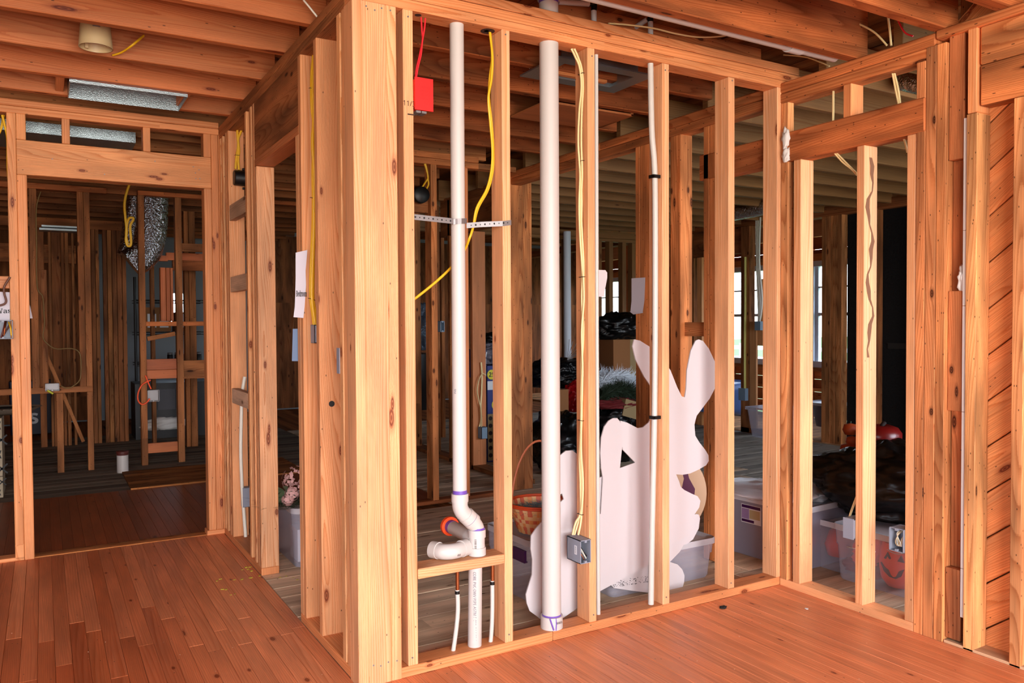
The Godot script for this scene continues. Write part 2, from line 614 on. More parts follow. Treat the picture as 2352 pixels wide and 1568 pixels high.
func build_shell():
	var o := setting("wall_outer_front", "wall behind the viewer with one wide window opening", "wall")
	for b in [[-3.7, -0.2, -2.75, 2.8], [1.25, -0.2, 2.3, 2.8], [-2.75, -0.2, 1.25, 0.38], [-2.75, 2.46, 1.25, 2.8]]:
		lumber(o, "wall_panel", Vector3(b[0], b[1], 5.0), Vector3(b[2], b[3], 5.12), "straight", ORANGE, 0.002, 1)
	o = setting("wall_outer_left", "plank wall along the far left side of the front room", "wall")
	for b in [[-9.6, -0.2, 1.0, 2.8], [2.8, -0.2, 5.1, 2.8], [1.0, -0.2, 2.8, 0.62], [1.0, 2.08, 2.8, 2.8]]:
		lumber(o, "wall_panel", Vector3(-3.72, b[1], b[0]), Vector3(-3.60, b[3], b[2]), "old", BROWN, 0.002, 1)
	o = setting("wall_outer_back", "pale wall at the far end of the hall behind a wire rack", "wall")
	for b in [[-3.7, -0.2, 0.55, 2.8], [0.80, -0.2, 7.9, 2.8], [0.55, -0.2, 0.80, 1.30], [0.55, 1.72, 0.80, 2.8]]:
		var st := begin()
		block(st, Vector3(b[0], b[1], -9.6), Vector3(b[2], b[3], -9.48))
		put(o, "wall_panel", st.commit(), M.wall_grey)
	for b in [[-3.6, -0.35], [2.0, 7.6]]:
		lumber(o, "plank_lining", Vector3(b[0], 0.0, -9.48), Vector3(b[1], 2.6, -9.46), "old", DIM, 0.002, 1)
	o = setting("wall_outer_right", "wall closing the near end of the back room and porch", "wall")
	for b in [[2.32, -0.2, 2.85, 2.8], [5.35, -0.2, 7.9, 2.8], [2.85, -0.2, 5.35, 0.66], [2.85, 2.24, 5.35, 2.8]]:  # panels leave an unseen opening, added for the back room light
		lumber(o, "wall_panel", Vector3(b[0], b[1], 2.6), Vector3(b[2], b[3], 2.72), "old", BROWN, 0.002, 1)
	lumber(o, "wall_panel", Vector3(2.24, -0.2, 1.9), Vector3(2.34, 2.8, 5.1), "old", BROWN, 0.002, 1)
	# outdoors
	var st2 := begin()
	block(st2, Vector3(7.9, -0.9, -60), Vector3(90, -0.7, 60))
	block(st2, Vector3(-40, -0.9, -60), Vector3(7.8, -0.7, -9.7))
	block(st2, Vector3(-40, -0.9, 5.2), Vector3(7.8, -0.7, 60))
	var g := put(self, "ground", st2.commit(), M.lawn)
	tag(g, "pale green lawn outside the porch windows", "lawn")
	g.set_meta("kind", "structure")
	var f := thing("rail_fence", "white rail fence across the lawn outside the porch windows", "fence", Vector3(19, -0.7, -9))
	for k in 9:
		var p := begin()
		block(p, Vector3(-0.06, 0, k * 2.4 - 9.66), Vector3(0.06, 1.25, k * 2.4 - 9.54))
		put(f, "post", p.commit(), M.window_white)
	for y in [0.35, 0.7, 1.05]:
		var p := begin()
		block(p, Vector3(-0.02, y, -9.6), Vector3(0.02, y + 0.12, 9.6))
		put(f, "rail", p.commit(), M.window_white)

func build_floor():
	var o := setting("floor", "orange red strip hardwood of the front rooms, grey boards beyond", "floor")
	lumber(o, "subfloor", Vector3(-3.7, -0.25, -9.6), Vector3(7.9, -0.021, 5.1), "rough", DIM, 0.001)
	# strip hardwood of the front room: boards run along z
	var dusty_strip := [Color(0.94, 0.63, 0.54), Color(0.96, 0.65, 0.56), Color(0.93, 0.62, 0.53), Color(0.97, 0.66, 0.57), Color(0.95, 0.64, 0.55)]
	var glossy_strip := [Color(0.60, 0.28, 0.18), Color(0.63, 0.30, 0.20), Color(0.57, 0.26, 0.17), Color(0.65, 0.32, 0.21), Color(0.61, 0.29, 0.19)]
	var w := 0.0572
	for k in range(-44, 38):
		var x := k * w
		var from := -2.43 if x < -0.02 else -0.004
		var to := 1.95
		var z: float = from
		while z < to - 0.01:
			var step := rng.randf_range(0.9, 1.9)
			if to - z - step < 0.5:
				step = to - z
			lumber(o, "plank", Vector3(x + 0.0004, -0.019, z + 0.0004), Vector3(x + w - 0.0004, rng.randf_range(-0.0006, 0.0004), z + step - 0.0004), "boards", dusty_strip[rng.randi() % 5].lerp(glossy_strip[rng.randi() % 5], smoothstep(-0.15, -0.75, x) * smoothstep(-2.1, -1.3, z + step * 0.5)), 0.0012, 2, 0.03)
			z += step
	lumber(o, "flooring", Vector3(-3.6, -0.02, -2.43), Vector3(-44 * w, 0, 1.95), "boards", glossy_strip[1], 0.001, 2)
	lumber(o, "flooring", Vector3(-3.6, -0.02, 1.95), Vector3(2.2, 0, 5.0), "boards", glossy_strip[1], 0.001, 2)
	# a low threshold of dusty wood where a wall plate was taken out
	lumber(o, "threshold", Vector3(-3.2, -0.02, -2.52), Vector3(0.0, 0.004, -2.43), "rough", Color(0.66, 0.46, 0.32), 0.003, 0)
	# hall: dark strip floor, then old boards and a plywood mat
	for k in range(-60, 27):
		var x := k * w
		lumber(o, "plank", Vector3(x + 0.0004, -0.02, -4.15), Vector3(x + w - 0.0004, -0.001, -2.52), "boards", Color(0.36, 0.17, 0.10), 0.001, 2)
	for k in 22:
		var z := -4.15 - 0.16 * (k + 1)
		lumber(o, "board", Vector3(-3.6, -0.02, z + 0.002), Vector3(1.55, -0.003, z + 0.158), "weathered", [Color(0.30, 0.28, 0.27), Color(0.22, 0.20, 0.19), Color(0.34, 0.33, 0.32)][k % 3], 0.002, 0)
	lumber(o, "plywood_sheet", Vector3(-0.37, -0.003, -4.95), Vector3(1.0, 0.012, -4.14), "rough", Color(0.52, 0.38, 0.26), 0.002, 0)
	# bathroom and back room: wide dusty boards along x
	for k in 48:
		var z := -0.093 - 0.142 * (k + 1)
		var x := 0.002 if z > -2.42 else 1.56
		var to := 6.05
		while x < to - 0.01:
			var step := rng.randf_range(1.4, 2.6)
			if to - x - step < 0.7:
				step = to - x
			var dusty: Color = [Color(0.98, 0.90, 0.80), Color(0.90, 0.82, 0.73), Color(0.95, 0.87, 0.80)][rng.randi() % 3]
			if x > 2.6:
				dusty = [Color(0.50, 0.54, 0.58), Color(0.44, 0.48, 0.52), Color(0.55, 0.59, 0.63)][rng.randi() % 3]
			lumber(o, "board", Vector3(x + 0.001, -0.02, z + 0.0015), Vector3(x + step - 0.001, rng.randf_range(-0.004, -0.001), z + 0.1405), "weathered", dusty, 0.002, 0)
			x += step
	for k in 13:
		var z := 0.05 + 0.142 * k
		lumber(o, "board", Vector3(2.21, -0.02, z + 0.0015), Vector3(6.05, -0.002, z + 0.1405), "weathered", Color(0.85, 0.76, 0.68), 0.002, 0)
	lumber(o, "board", Vector3(2.21, -0.02, -0.093), Vector3(6.05, -0.002, 0.05), "weathered", Color(0.85, 0.76, 0.68), 0.002, 0)
	lumber(o, "porch_slab", Vector3(6.05, -0.02, -9.5), Vector3(7.75, 0.004, 2.6), "rough", Color(0.95, 0.95, 0.95), 0.002, 0)

func build_ceiling():
	var o := setting("ceiling", "open ceiling of orange brown joists under dark boards", "ceiling")
	for k in 41:
		lumber(o, "ceiling_board", Vector3(-3.7 + k * 0.285, 2.657, -9.6), Vector3(-3.7 + (k + 1) * 0.285 - 0.004, 2.69, 5.1), "rough", DIM, 0.002, 2)
	lumber(o, "roof_deck", Vector3(-3.7, 2.69, -9.6), Vector3(7.9, 2.82, 5.1), "rough", DIM, 0.002)
	# joists over the front room and the bathroom
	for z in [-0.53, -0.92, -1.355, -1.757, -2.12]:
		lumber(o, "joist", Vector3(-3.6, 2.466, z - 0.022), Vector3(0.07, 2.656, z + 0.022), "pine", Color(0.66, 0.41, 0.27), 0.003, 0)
		lumber(o, "joist", Vector3(0.071, 2.466, z - 0.022), Vector3(2.18, 2.656, z + 0.022), "old", Color(0.46, 0.26, 0.17), 0.003, 0)  # bathroom ends of the same joists, darker tone paints in their shade
	for z in [-2.55, -2.95, -3.35, -3.75, -4.15, -4.55, -4.95]:
		lumber(o, "joist", Vector3(-3.6, 2.466, z - 0.022), Vector3(1.9, 2.656, z + 0.022), "old", BROWN, 0.003, 0)
	for k in 9:
		lumber(o, "joist", Vector3(-3.6, 2.456, -5.4 - k * 0.45 - 0.022), Vector3(2.0, 2.656, -5.4 - k * 0.45 + 0.022), "old", DIM, 0.003, 0)
	# right of the front room: red old timbers that bear on the right wall
	for z in [0.38, 0.78, 1.02]:
		lumber(o, "joist", Vector3(-0.6 if z < 0.5 else 0.5, 2.414, z - 0.025), Vector3(2.20, 2.656, z + 0.03), "old", RED, 0.004, 0)
	lumber(o, "joist", Vector3(-3.6, 2.466, -0.16), Vector3(0.02, 2.656, -0.116), "straight", Color(0.68, 0.42, 0.27), 0.003, 0)
	for z in [1.5, 1.95, 2.4, 2.85, 3.3, 3.75, 4.2, 4.65]:
		lumber(o, "joist", Vector3(-3.6, 2.466, z - 0.022), Vector3(2.2, 2.656, z + 0.022), "straight", Color(0.68, 0.42, 0.27), 0.003, 0)
	lumber(o, "joist", Vector3(-3.6, 2.466, 0.24), Vector3(-0.6, 2.656, 0.284), "straight", Color(0.68, 0.42, 0.27), 0.003, 0)
	lumber(o, "blocking", Vector3(0.85, 2.50, -0.13), Vector3(2.1, 2.60, -0.10), "old", RED, 0.003, 0)
	lumber(o, "blocking", Vector3(1.2918, 2.6452, -0.3), Vector3(1.7886, 2.6544, -0.34), "straight", ORANGE, 0.003, 0)
	# greenish joists of the back room
	for k in 17:
		var z: float = 0.92 - k * 0.3817
		lumber(o, "joist", Vector3(2.22, 2.402, z - 0.022), Vector3(6.12, 2.59, z + 0.022), "straight", GREEN, 0.003, 0)
	for k in 12:
		lumber(o, "rafter", Vector3(6.2, 2.62, 2.0 - k * 1.0), Vector3(7.8, 2.66, 2.04 - k * 1.0), "straight", NEW, 0.003, 0)

func build_wall_front():
	var o := setting("wall_front", "bare stud partition with two white drain pipes in the middle of the room", "wall")
	lumber(o, "bottom_plate", Vector3(0, 0, -0.089), Vector3(0.806, 0.038, 0), "straight", ORANGE)
	lumber(o, "bottom_plate", Vector3(0.808, 0, -0.089), Vector3(2.176, 0.038, -0.001), "pine", ORANGE)
	lumber(o, "top_plate", Vector3(0.0, 2.39, -0.089), Vector3(2.176, 2.426, 0), "pine", ORANGE)
	lumber(o, "top_plate", Vector3(0.0, 2.428, -0.089), Vector3(2.272, 2.464, -0.001), "straight", ORANGE)
	lumber(o, "top_plate", Vector3(0.0, 2.466, -0.089), Vector3(2.25, 2.502, 0.001), "pine", ORANGE)
	# corner post of three studs, then the studs at sixteen inches
	for b in [[-0.004, 0.034, "straight"], [0.034, 0.119, "straight"], [0.119, 0.157, "pine"], [0.183, 0.2215, "straight"], [0.586, 0.622, "straight"], [0.987, 1.023, "straight"], [1.382, 1.421, "straight"], [1.777, 1.816, "straight"]]:
		lumber(o, "stud", Vector3(b[0], 0.038 if b[0] > 0.17 else 0.0, -0.089), Vector3(b[1], 2.39, 0.0 if b[0] > 0.17 else 0.0015), b[2], NEW)
	for b in [[2.098, 2.137], [2.137, 2.176]]:
		lumber(o, "stud", Vector3(b[0], 0.038, -0.089), Vector3(b[1], 2.39, 0), "straight", NEW)
	lumber(o, "blocking", Vector3(0.223, 0.348, -0.089), Vector3(0.585, 0.386, 0.001), "pine", NEW)

func build_wall_left():
	var o := setting("wall_left", "stud wall on the left of the corner post with a narrow door opening and plywood header", "wall")
	lumber(o, "bottom_plate", Vector3(0, 0, -0.74), Vector3(0.089, 0.038, -0.09), "straight", ORANGE, 0.0025, 2)
	lumber(o, "bottom_plate", Vector3(0, 0, -2.41), Vector3(0.089, 0.038, -1.455), "straight", ORANGE, 0.0025, 2)
	for y in [2.39, 2.428]:
		lumber(o, "top_plate", Vector3(0, y, -2.41), Vector3(0.089, y + 0.0365, -0.09), "old", Color(0.56, 0.40, 0.30), 0.0025, 2)
	# studs by z: two beside the corner, king and jack of the opening, and so on to the back
	for b in [[-0.128, -0.091, 0.038], [-0.183, -0.145, 0.038], [-0.469, -0.431, 0.038], [-0.691, -0.653, 0.038], [-1.531, -1.495, 0.038], [-1.60, -1.563, 0.038], [-1.71, -1.672, 0.038], [-2.186, -2.148, 0.038], [-2.24, -2.203, 0.038], [-2.34, -2.302, 0.038], [-2.41, -2.372, 0.038]]:
		lumber(o, "stud", Vector3(0, b[2], b[0]), Vector3(0.089, 2.39, b[1]), "pine" if rng.randf() < 0.5 else "straight", Color(0.98, 0.90, 0.80))
	lumber(o, "jack_stud", Vector3(0, 0.038, -0.739), Vector3(0.089, 2.07, -0.692), "straight", NEW)
	lumber(o, "jack_stud", Vector3(0, 0.038, -1.493), Vector3(0.089, 2.068, -1.455), "pine", NEW)
	lumber(o, "header", Vector3(0.001, 2.108, -1.493), Vector3(0.089, 2.389, -0.692), "old", Color(0.48, 0.35, 0.27), 0.002, 2)
	lumber(o, "header_plate", Vector3(0, 2.070, -1.493), Vector3(0.089, 2.107, -0.692), "straight", Color(0.62, 0.43, 0.31), 0.002, 2)
	# blocking between the studs near the back
	for b in [[1.9592, 1.8715], [1.5476, 1.461], [0.9055, 0.822]]:
		lumber(o, "blocking", Vector3(0.003, b[0], -2.147), Vector3(0.041, b[1], -1.712), "weathered", Color(0.86, 0.72, 0.62), 0.002, 2)

func build_wall_right():
	var o := setting("wall_right", "old dark patched stud wall on the right with a red brown door header and infill studs", "wall")
	lumber(o, "bottom_plate", Vector3(2.118, 0, 0.002), Vector3(2.207, 0.036, 0.687), "straight", NEW, 0.0025, 2)
	for y in [2.312, 2.362]:
		lumber(o, "top_plate", Vector3(2.119, y, -2.6), Vector3(2.208, y + 0.049, 0.765), "old", Color(0.80, 0.50, 0.34), 0.006, 2)
	lumber(o, "header", Vector3(2.112, 2.030, 0.03), Vector3(2.205, 2.168, 0.728), "old", RED, 0.006, 2)
	lumber(o, "header", Vector3(2.119, 2.030, -0.55), Vector3(2.205, 2.168, -0.092), "old", RED, 0.006, 2)
	lumber(o, "cripple_stud", Vector3(2.12, 2.169, 0.345), Vector3(2.205, 2.312, 0.385), "straight", ORANGE)
	lumber(o, "cripple_stud", Vector3(2.12, 2.169, 0.687), Vector3(2.205, 2.312, 0.728), "straight", ORANGE)
	# infill studs under the header
	lumber(o, "stud", Vector3(2.119, 0.0, 0.003), Vector3(2.16, 2.312, 0.045), "old", Color(1.0, 0.80, 0.64))
	for b in [[0.078, 0.120, 2.03], [0.415, 0.453, 2.03], [0.648, 0.686, 2.03]]:
		lumber(o, "stud", Vector3(2.119, 0.036, b[0]), Vector3(2.208, b[2], b[1]), "straight", NEW)
	# old posts at the end of the opening
	for b in [[0.688, 0.727, 0.0, 2.312], [0.728, 0.772, 0.0, 2.36], [0.773, 0.811, 0.0, 2.36]]:
		lumber(o, "stud", Vector3(2.117, b[2], b[0]), Vector3(2.208, b[3], b[1]), "old", [Color(0.80, 0.60, 0.48), Color(0.72, 0.53, 0.42), Color(0.88, 0.66, 0.50)][int(b[0] * 22.0) % 3])
	for b in [[0.02, 0.30, 0.012], [0.30, 0.92, 0.045], [0.92, 1.39, 0.018], [1.39, 1.90, 0.045], [1.90, 2.38, 0.014]]:
		lumber(o, "furring_block", Vector3(2.119 + b[2], b[0], 0.813), Vector3(2.20, b[1], 0.873), "old", Color(0.74, 0.50, 0.39) if b[0] > 0.1 else Color(0.52, 0.34, 0.27))
	for b in [[0.12, 0.31], [0.312, 0.92], [0.922, 1.33], [1.332, 1.62], [1.622, 2.05]]:
		var st := begin()
		block(st, Vector3(2.128, b[0], 0.8755), Vector3(2.185, b[1], 0.888))
		put(o, "plaster_edge", st.commit(), M.plaster)
	lumber(o, "stud", Vector3(2.119, 0.0, 0.891), Vector3(2.208, 2.06, 0.932), "old", Color(1.0, 0.82, 0.66))
	lumber(o, "stud", Vector3(2.119, 2.062, 0.893), Vector3(2.208, 2.38, 0.928), "straight", Color(1.0, 0.82, 0.66))
	for k in 10:
		lumber(o, "stud", Vector3(2.119, 0.0, 1.062 + k * 0.41), Vector3(2.208, 2.08, 1.103 + k * 0.41), "old", Color(1.0, 0.80, 0.64))
	lumber(o, "bottom_plate", Vector3(2.119, 0.0, 0.813), Vector3(2.235, 0.012, 5.0), "weathered", Color(0.80, 0.62, 0.48), 0.003, 2)
	lumber(o, "header", Vector3(2.13, 2.085, 0.935), Vector3(2.205, 2.235, 5.0), "old", Color(0.90, 0.62, 0.44), 0.004, 2)
	lumber(o, "header", Vector3(2.128, 2.237, 0.935), Vector3(2.205, 2.378, 5.0), "old", Color(0.94, 0.66, 0.47), 0.004, 2)
	lumber(o, "top_plate", Vector3(2.113, 2.380, 0.768), Vector3(2.208, 2.416, 5.0), "old", Color(0.84, 0.56, 0.40), 0.006, 2)
	# diagonal plank sheathing behind the studs
	var dir := Vector3(0, 0.62, 0.785).normalized()
	lumber(o, "light_stop_sheet", Vector3(2.231, -0.05, 0.80), Vector3(2.238, 2.6, 5.0), "rough", DIM, 0.001, 1)  # unseen sheet added to block light coming through the plank gaps
	for k in 21:
		var c := Vector3(2.219, -0.75 + k * 0.178, 1.35)
		var lo := -0.66
		var hi := 0.66
		var p := put(o, "sheathing_plank", wood_mesh(Vector3(0.020, 0.1345, hi - lo), shade(Color(1.0, 0.80, 0.58), 0.08), 0.003, 2), M.pine)
		p.transform = Transform3D(Basis(Vector3.RIGHT, dir.cross(Vector3.RIGHT), dir), c + dir * (lo + hi) / 2.0)
	# the same wall goes on behind the partition
	for b in [[-0.5152, -0.4731, "old", BROWN], [-0.4699, -0.4253, "old", RED], [-0.776, -0.6942, "old", BROWN], [-1.0821, -1.0419, "old", BROWN], [-1.0379, -0.9477, "old", BROWN]]:
		lumber(o, "stud", Vector3(2.119, 0.0, b[0]), Vector3(2.208, 2.312, b[1]), b[2], Color(0.80, 0.55, 0.39))
	lumber(o, "blocking", Vector3(2.15, 1.1956, -0.7407), Vector3(2.19, 1.272, -0.5119), "rough", Color(0.62, 0.46, 0.36), 0.002, 2)
	lumber(o, "blocking", Vector3(2.105, 2.0308, -0.4694), Vector3(2.13, 2.1582, -0.4094), "old", DIM, 0.002, 1)
	# lumps of old plaster, and the black water streak on the middle infill stud
	for q in [[Vector3(2.113, 2.06, 0.040), Vector3(0.012, 0.035, 0.022)], [Vector3(2.112, 2.135, 0.038), Vector3(0.012, 0.05, 0.020)], [Vector3(2.150, 1.43, 0.866), Vector3(0.02, 0.05, 0.016)]]:
		var l := put(o, "plaster_lump", lump(q[1], 90 + int(q[0].y * 10), 0.3, 0.2, 16, 24, -0.95), M.plaster)
		l.position = q[0]
	var wave := []
	for k in 25:
		wave.append(Vector2(0.05 + 0.016 * sin(k * 0.75) + 0.006 * sin(k * 2.1), 1.98 - k * 0.036))
	for k in 25:
		wave.append(Vector2(0.05 + 0.016 * sin((24 - k) * 0.75) + 0.006 * sin((24 - k) * 2.1) - 0.018 - 0.010 * sin((24 - k) * 1.3), 1.98 - (24 - k) * 0.036))
	var ws := begin()
	slab(ws, wave, 0.0, 0.0004)
	var streak := put(o, "water_streak", ws.commit(), solid(Color(0.44, 0.27, 0.16), 0.8))
	streak.position = Vector3(2.119, 0.0, 0.4536)
	# corner post where it meets the bathroom's back wall
	for b in [[2.06, 2.10, -2.55], [2.10, 2.223, -2.54], [2.223, 2.30, -2.54]]:
		lumber(o, "corner_post", Vector3(b[0], 0.0, -2.66), Vector3(b[1], 2.37, b[2]), "old", Color(0.66, 0.46, 0.33))
	# beyond it a door opening with a wide header, then studs
	lumber(o, "header", Vector3(2.27, 2.07, -4.1), Vector3(2.33, 2.42, -2.67), "old", BROWN, 0.003, 2)
	lumber(o, "stud", Vector3(2.27, 0.0, -3.51), Vector3(2.40, 2.07, -3.47), "straight", Color(0.78, 0.56, 0.40))
	for z in [-3.95, -4.35, -4.8]:
		lumber(o, "stud", Vector3(2.27, 0.0, z), Vector3(2.36, 2.40, z + 0.04), "old", BROWN)
	lumber(o, "bottom_plate", Vector3(2.27, 0.0, -5.2), Vector3(2.40, 0.036, -2.67), "old", BROWN, 0.002, 2)

func build_wall_back():
	var o := setting("wall_back", "stud wall at the back with a wide door opening into the dark hall", "wall")
	for y in [2.416, 2.454]:
		lumber(o, "top_plate", Vector3(-3.6, y, -2.501), Vector3(0.0, y + 0.0365, -2.412 + (0.001 if y > 2.43 else 0.0)), "straight", Color(0.92, 0.70, 0.52), 0.0025, 0)
	for b in [[-1.084, -1.042, 0.0, 2.416], [-0.046, -0.006, 0.03, 2.416], [-0.004, 0.03, 0.03, 2.416]]:
		lumber(o, "stud", Vector3(b[0], b[2], -2.501), Vector3(b[1], b[3], -2.412), "pine", Color(0.95, 0.74, 0.56))
	for b in [[-1.041, -0.995, 0.0], [-0.089, -0.047, 0.03]]:
		lumber(o, "jack_stud", Vector3(b[0], b[2], -2.501), Vector3(b[1], 2.089, -2.412), "straight", Color(0.95, 0.74, 0.56))
	lumber(o, "header", Vector3(-1.041, 2.090, -2.501), Vector3(-0.047, 2.277, -2.411), "pine", Color(0.98, 0.80, 0.60), 0.003, 0)
	for b in [[-1.041, -0.996], [-0.826, -0.787], [-0.418, -0.379], [-0.089, -0.047]]:
		lumber(o, "cripple_stud", Vector3(b[0], 2.278, -2.501), Vector3(b[1], 2.416, -2.412), "straight", Color(0.95, 0.74, 0.56))
	lumber(o, "bottom_plate", Vector3(-0.10, 0.0, -2.501), Vector3(0.03, 0.03, -2.41), "straight", ORANGE, 0.0025, 0)
	lumber(o, "bottom_plate", Vector3(-3.4, 0.0, -2.501), Vector3(-1.042, 0.02, -2.412), "straight", ORANGE, 0.0025, 0)
	lumber(o, "blocking", Vector3(-1.5, 1.4764, -2.48), Vector3(-1.085, 1.5419, -2.44), "pine", Color(0.95, 0.74, 0.56), 0.002, 0)
	lumber(o, "stud", Vector3(-1.51, 0.02, -2.501), Vector3(-1.47, 2.416, -2.412), "pine", ORANGE)
	# the bathroom's part of this wall
	for y in [2.385, 2.430]:
		lumber(o, "top_plate", Vector3(0.09, y, -2.55), Vector3(1.80, y + 0.043, -2.455), "old", Color(0.86, 0.56, 0.38), 0.003, 0)
	lumber(o, "top_plate", Vector3(1.80, 2.39, -2.55), Vector3(2.118, 2.43, -2.46), "old", Color(0.70, 0.52, 0.40), 0.003, 0)
	lumber(o, "stud", Vector3(1.418, 0.0, -2.56), Vector3(1.464, 2.385, -2.455), "old", Color(0.86, 0.60, 0.42))
	lumber(o, "stud", Vector3(1.674, 0.0, -2.54), Vector3(1.710, 2.385, -2.455), "straight", Color(0.90, 0.58, 0.40))
	for b in [[0.30, 0.335], [0.62, 0.66], [1.02, 1.06]]:
		lumber(o, "stud", Vector3(b[0], 0.0, -2.54), Vector3(b[1], 2.385, -2.455), "old", Color(0.74, 0.50, 0.35))
	lumber(o, "header", Vector3(0.66, 2.05, -2.54), Vector3(1.418, 2.16, -2.50), "old", BROWN, 0.003, 0)
	lumber(o, "sill", Vector3(0.09, -0.002, -2.54), Vector3(2.06, 0.025, -2.45), "old", Color(0.48, 0.28, 0.20), 0.004, 0)

func build_wall_hall():
	var o := setting("wall_hall", "skeleton of old studs and rails across the dark hall", "wall")
	# left half: rail on short legs, double stud
	lumber(o, "top_plate", Vector3(-3.6, 2.435, -5.34), Vector3(-0.43, 2.485, -5.25), "old", RED, 0.003, 0)
	lumber(o, "top_plate", Vector3(-0.18, 2.445, -5.34), Vector3(2.26, 2.485, -5.25), "old", RED, 0.003, 0)
	for b in [[-1.02, -0.965, 0.74, 2.435], [-0.664, -0.615, 0.69, 2.435], [-0.613, -0.565, 0.69, 2.435], [-0.846, -0.795, 0.0, 0.69], [-0.612, -0.565, 0.0, 0.69], [-0.182, -0.130, 0.0, 2.445], [0.128, 0.184, 0.0, 2.445], [0.52, 0.56, 0.0, 2.445], [0.93, 0.97, 0.0, 2.445], [1.35, 1.39, 0.0, 2.445], [-1.45, -1.40, 0.0, 2.435], [-0.945, -0.90, 0.74, 1.75]]:
		lumber(o, "stud", Vector3(b[0], b[2], -5.34), Vector3(b[1], b[3], -5.25), "old", Color(0.50, 0.36, 0.27))
	lumber(o, "rail", Vector3(-1.4, 0.692, -5.35), Vector3(-0.565, 0.742, -5.245), "old", Color(0.60, 0.42, 0.32), 0.003, 0)
	lumber(o, "blocking", Vector3(-0.129, 0.10, -5.33), Vector3(0.127, 0.19, -5.29), "straight", Color(0.80, 0.46, 0.28), 0.002, 0)
	lumber(o, "blocking", Vector3(-0.129, 0.78, -5.33), Vector3(0.127, 0.86, -5.29), "straight", Color(0.72, 0.40, 0.25), 0.002, 0)
	lumber(o, "blocking", Vector3(-0.129, 0.862, -5.33), Vector3(0.127, 0.96, -5.29), "straight", Color(0.66, 0.34, 0.22), 0.002, 0)
	lumber(o, "blocking", Vector3(0.185, 0.77, -5.33), Vector3(0.519, 0.94, -5.29), "old", BROWN, 0.002, 0)
	lumber(o, "rail", Vector3(-0.129, 1.262, -5.33), Vector3(0.519, 1.304, -5.26), "old", Color(0.72, 0.44, 0.30), 0.002, 0)
	lumber(o, "blocking", Vector3(0.185, 1.955, -5.33), Vector3(0.519, 2.03, -5.29), "old", BROWN, 0.002, 0)
	strut(o, "brace", Vector3(-0.1156, 1.1465, -5.32), Vector3(0.1217, 1.1914, -5.32), 0.038, 0.04, "old", BROWN)
	strut(o, "brace", Vector3(-0.9336, 1.0695, -5.6), Vector3(-0.6286, 0.1887, -5.9), 0.09, 0.03, "old", Color(0.55, 0.42, 0.34))
	# a second old frame behind, with a header and a doorway
	lumber(o, "far_rail", Vector3(-0.0791, 1.8929, -5.75), Vector3(0.1265, 1.9467, -5.81), "straight", Color(0.80, 0.42, 0.26), 0.002, 0)
	lumber(o, "far_rail", Vector3(0.1105, 1.9036, -5.75), Vector3(0.5988, 1.9775, -5.81), "straight", Color(0.80, 0.42, 0.26), 0.002, 0)
	lumber(o, "far_header", Vector3(0.1681, 1.808, -5.75), Vector3(0.598, 1.916, -5.81), "old", RED, 0.002, 0)
	for b in [[0.0551, 0.102], [0.1059, 0.1413], [0.1452, 0.1689]]:
		lumber(o, "far_stud", Vector3(b[0], 1.31, -5.84), Vector3(b[1], 1.83, -5.75), "straight", Color(0.78, 0.42, 0.26))
	for b in [[0.0143, 0.0508], [0.3369, 0.3792], [0.3834, 0.4473]]:
		lumber(o, "far_stud", Vector3(b[0], 0.0, -6.3), Vector3(b[1], 2.45, -6.2), "old", BROWN)
	# the crowd of studs further down the hall
	for b in [[-0.9729, -0.9143], [-0.8749, -0.8513], [-0.8473, -0.7638], [-0.7599, -0.7318], [-0.7238, -0.6916], [-0.6634, -0.6391], [-0.4794, -0.4421], [-0.438, -0.4047], [-0.3671, -0.3293], [-0.3251, -0.2829], [-0.2787, -0.2362], [-0.232, -0.185], [-0.1808, -0.1421]]:
		lumber(o, "far_stud", Vector3(b[0], 0.0, -7.09), Vector3(b[1], 2.3, -7.0), "old", [Color(0.46, 0.36, 0.28), Color(0.56, 0.45, 0.33), Color(0.42, 0.30, 0.23)][rng.randi() % 3])
	lumber(o, "far_header", Vector3(-2.6, 1.93, -7.1), Vector3(-0.62, 2.12, -7.03), "old", DIM, 0.003, 0)
	lumber(o, "far_plate", Vector3(-3.6, 2.30, -7.1), Vector3(0.0, 2.40, -7.0), "old", DIM, 0.003, 0)
	# its continuation as the end wall of the back room: greenish studs
	lumber(o, "top_plate", Vector3(2.28, 2.325, -5.46), Vector3(6.1, 2.40, -5.37), "straight", GREEN, 0.003, 0)
	lumber(o, "top_plate", Vector3(2.28, 2.285, -5.46), Vector3(6.1, 2.323, -5.37), "straight", GREEN, 0.003, 0)
	for b in [4.5713, 5.0643, 5.2412, 5.4494, 5.6048, 6.4506, 6.5438]:
		lumber(o, "stud", Vector3(b - 0.03, 0.0, -5.46), Vector3(b + 0.03, 2.285, -5.37), "straight", GREEN)
	for b in [2.5, 2.9, 3.3, 3.6]:
		lumber(o, "stud", Vector3(b - 0.02, 0.0, -5.46), Vector3(b + 0.02, 2.285, -5.37), "old", BROWN)

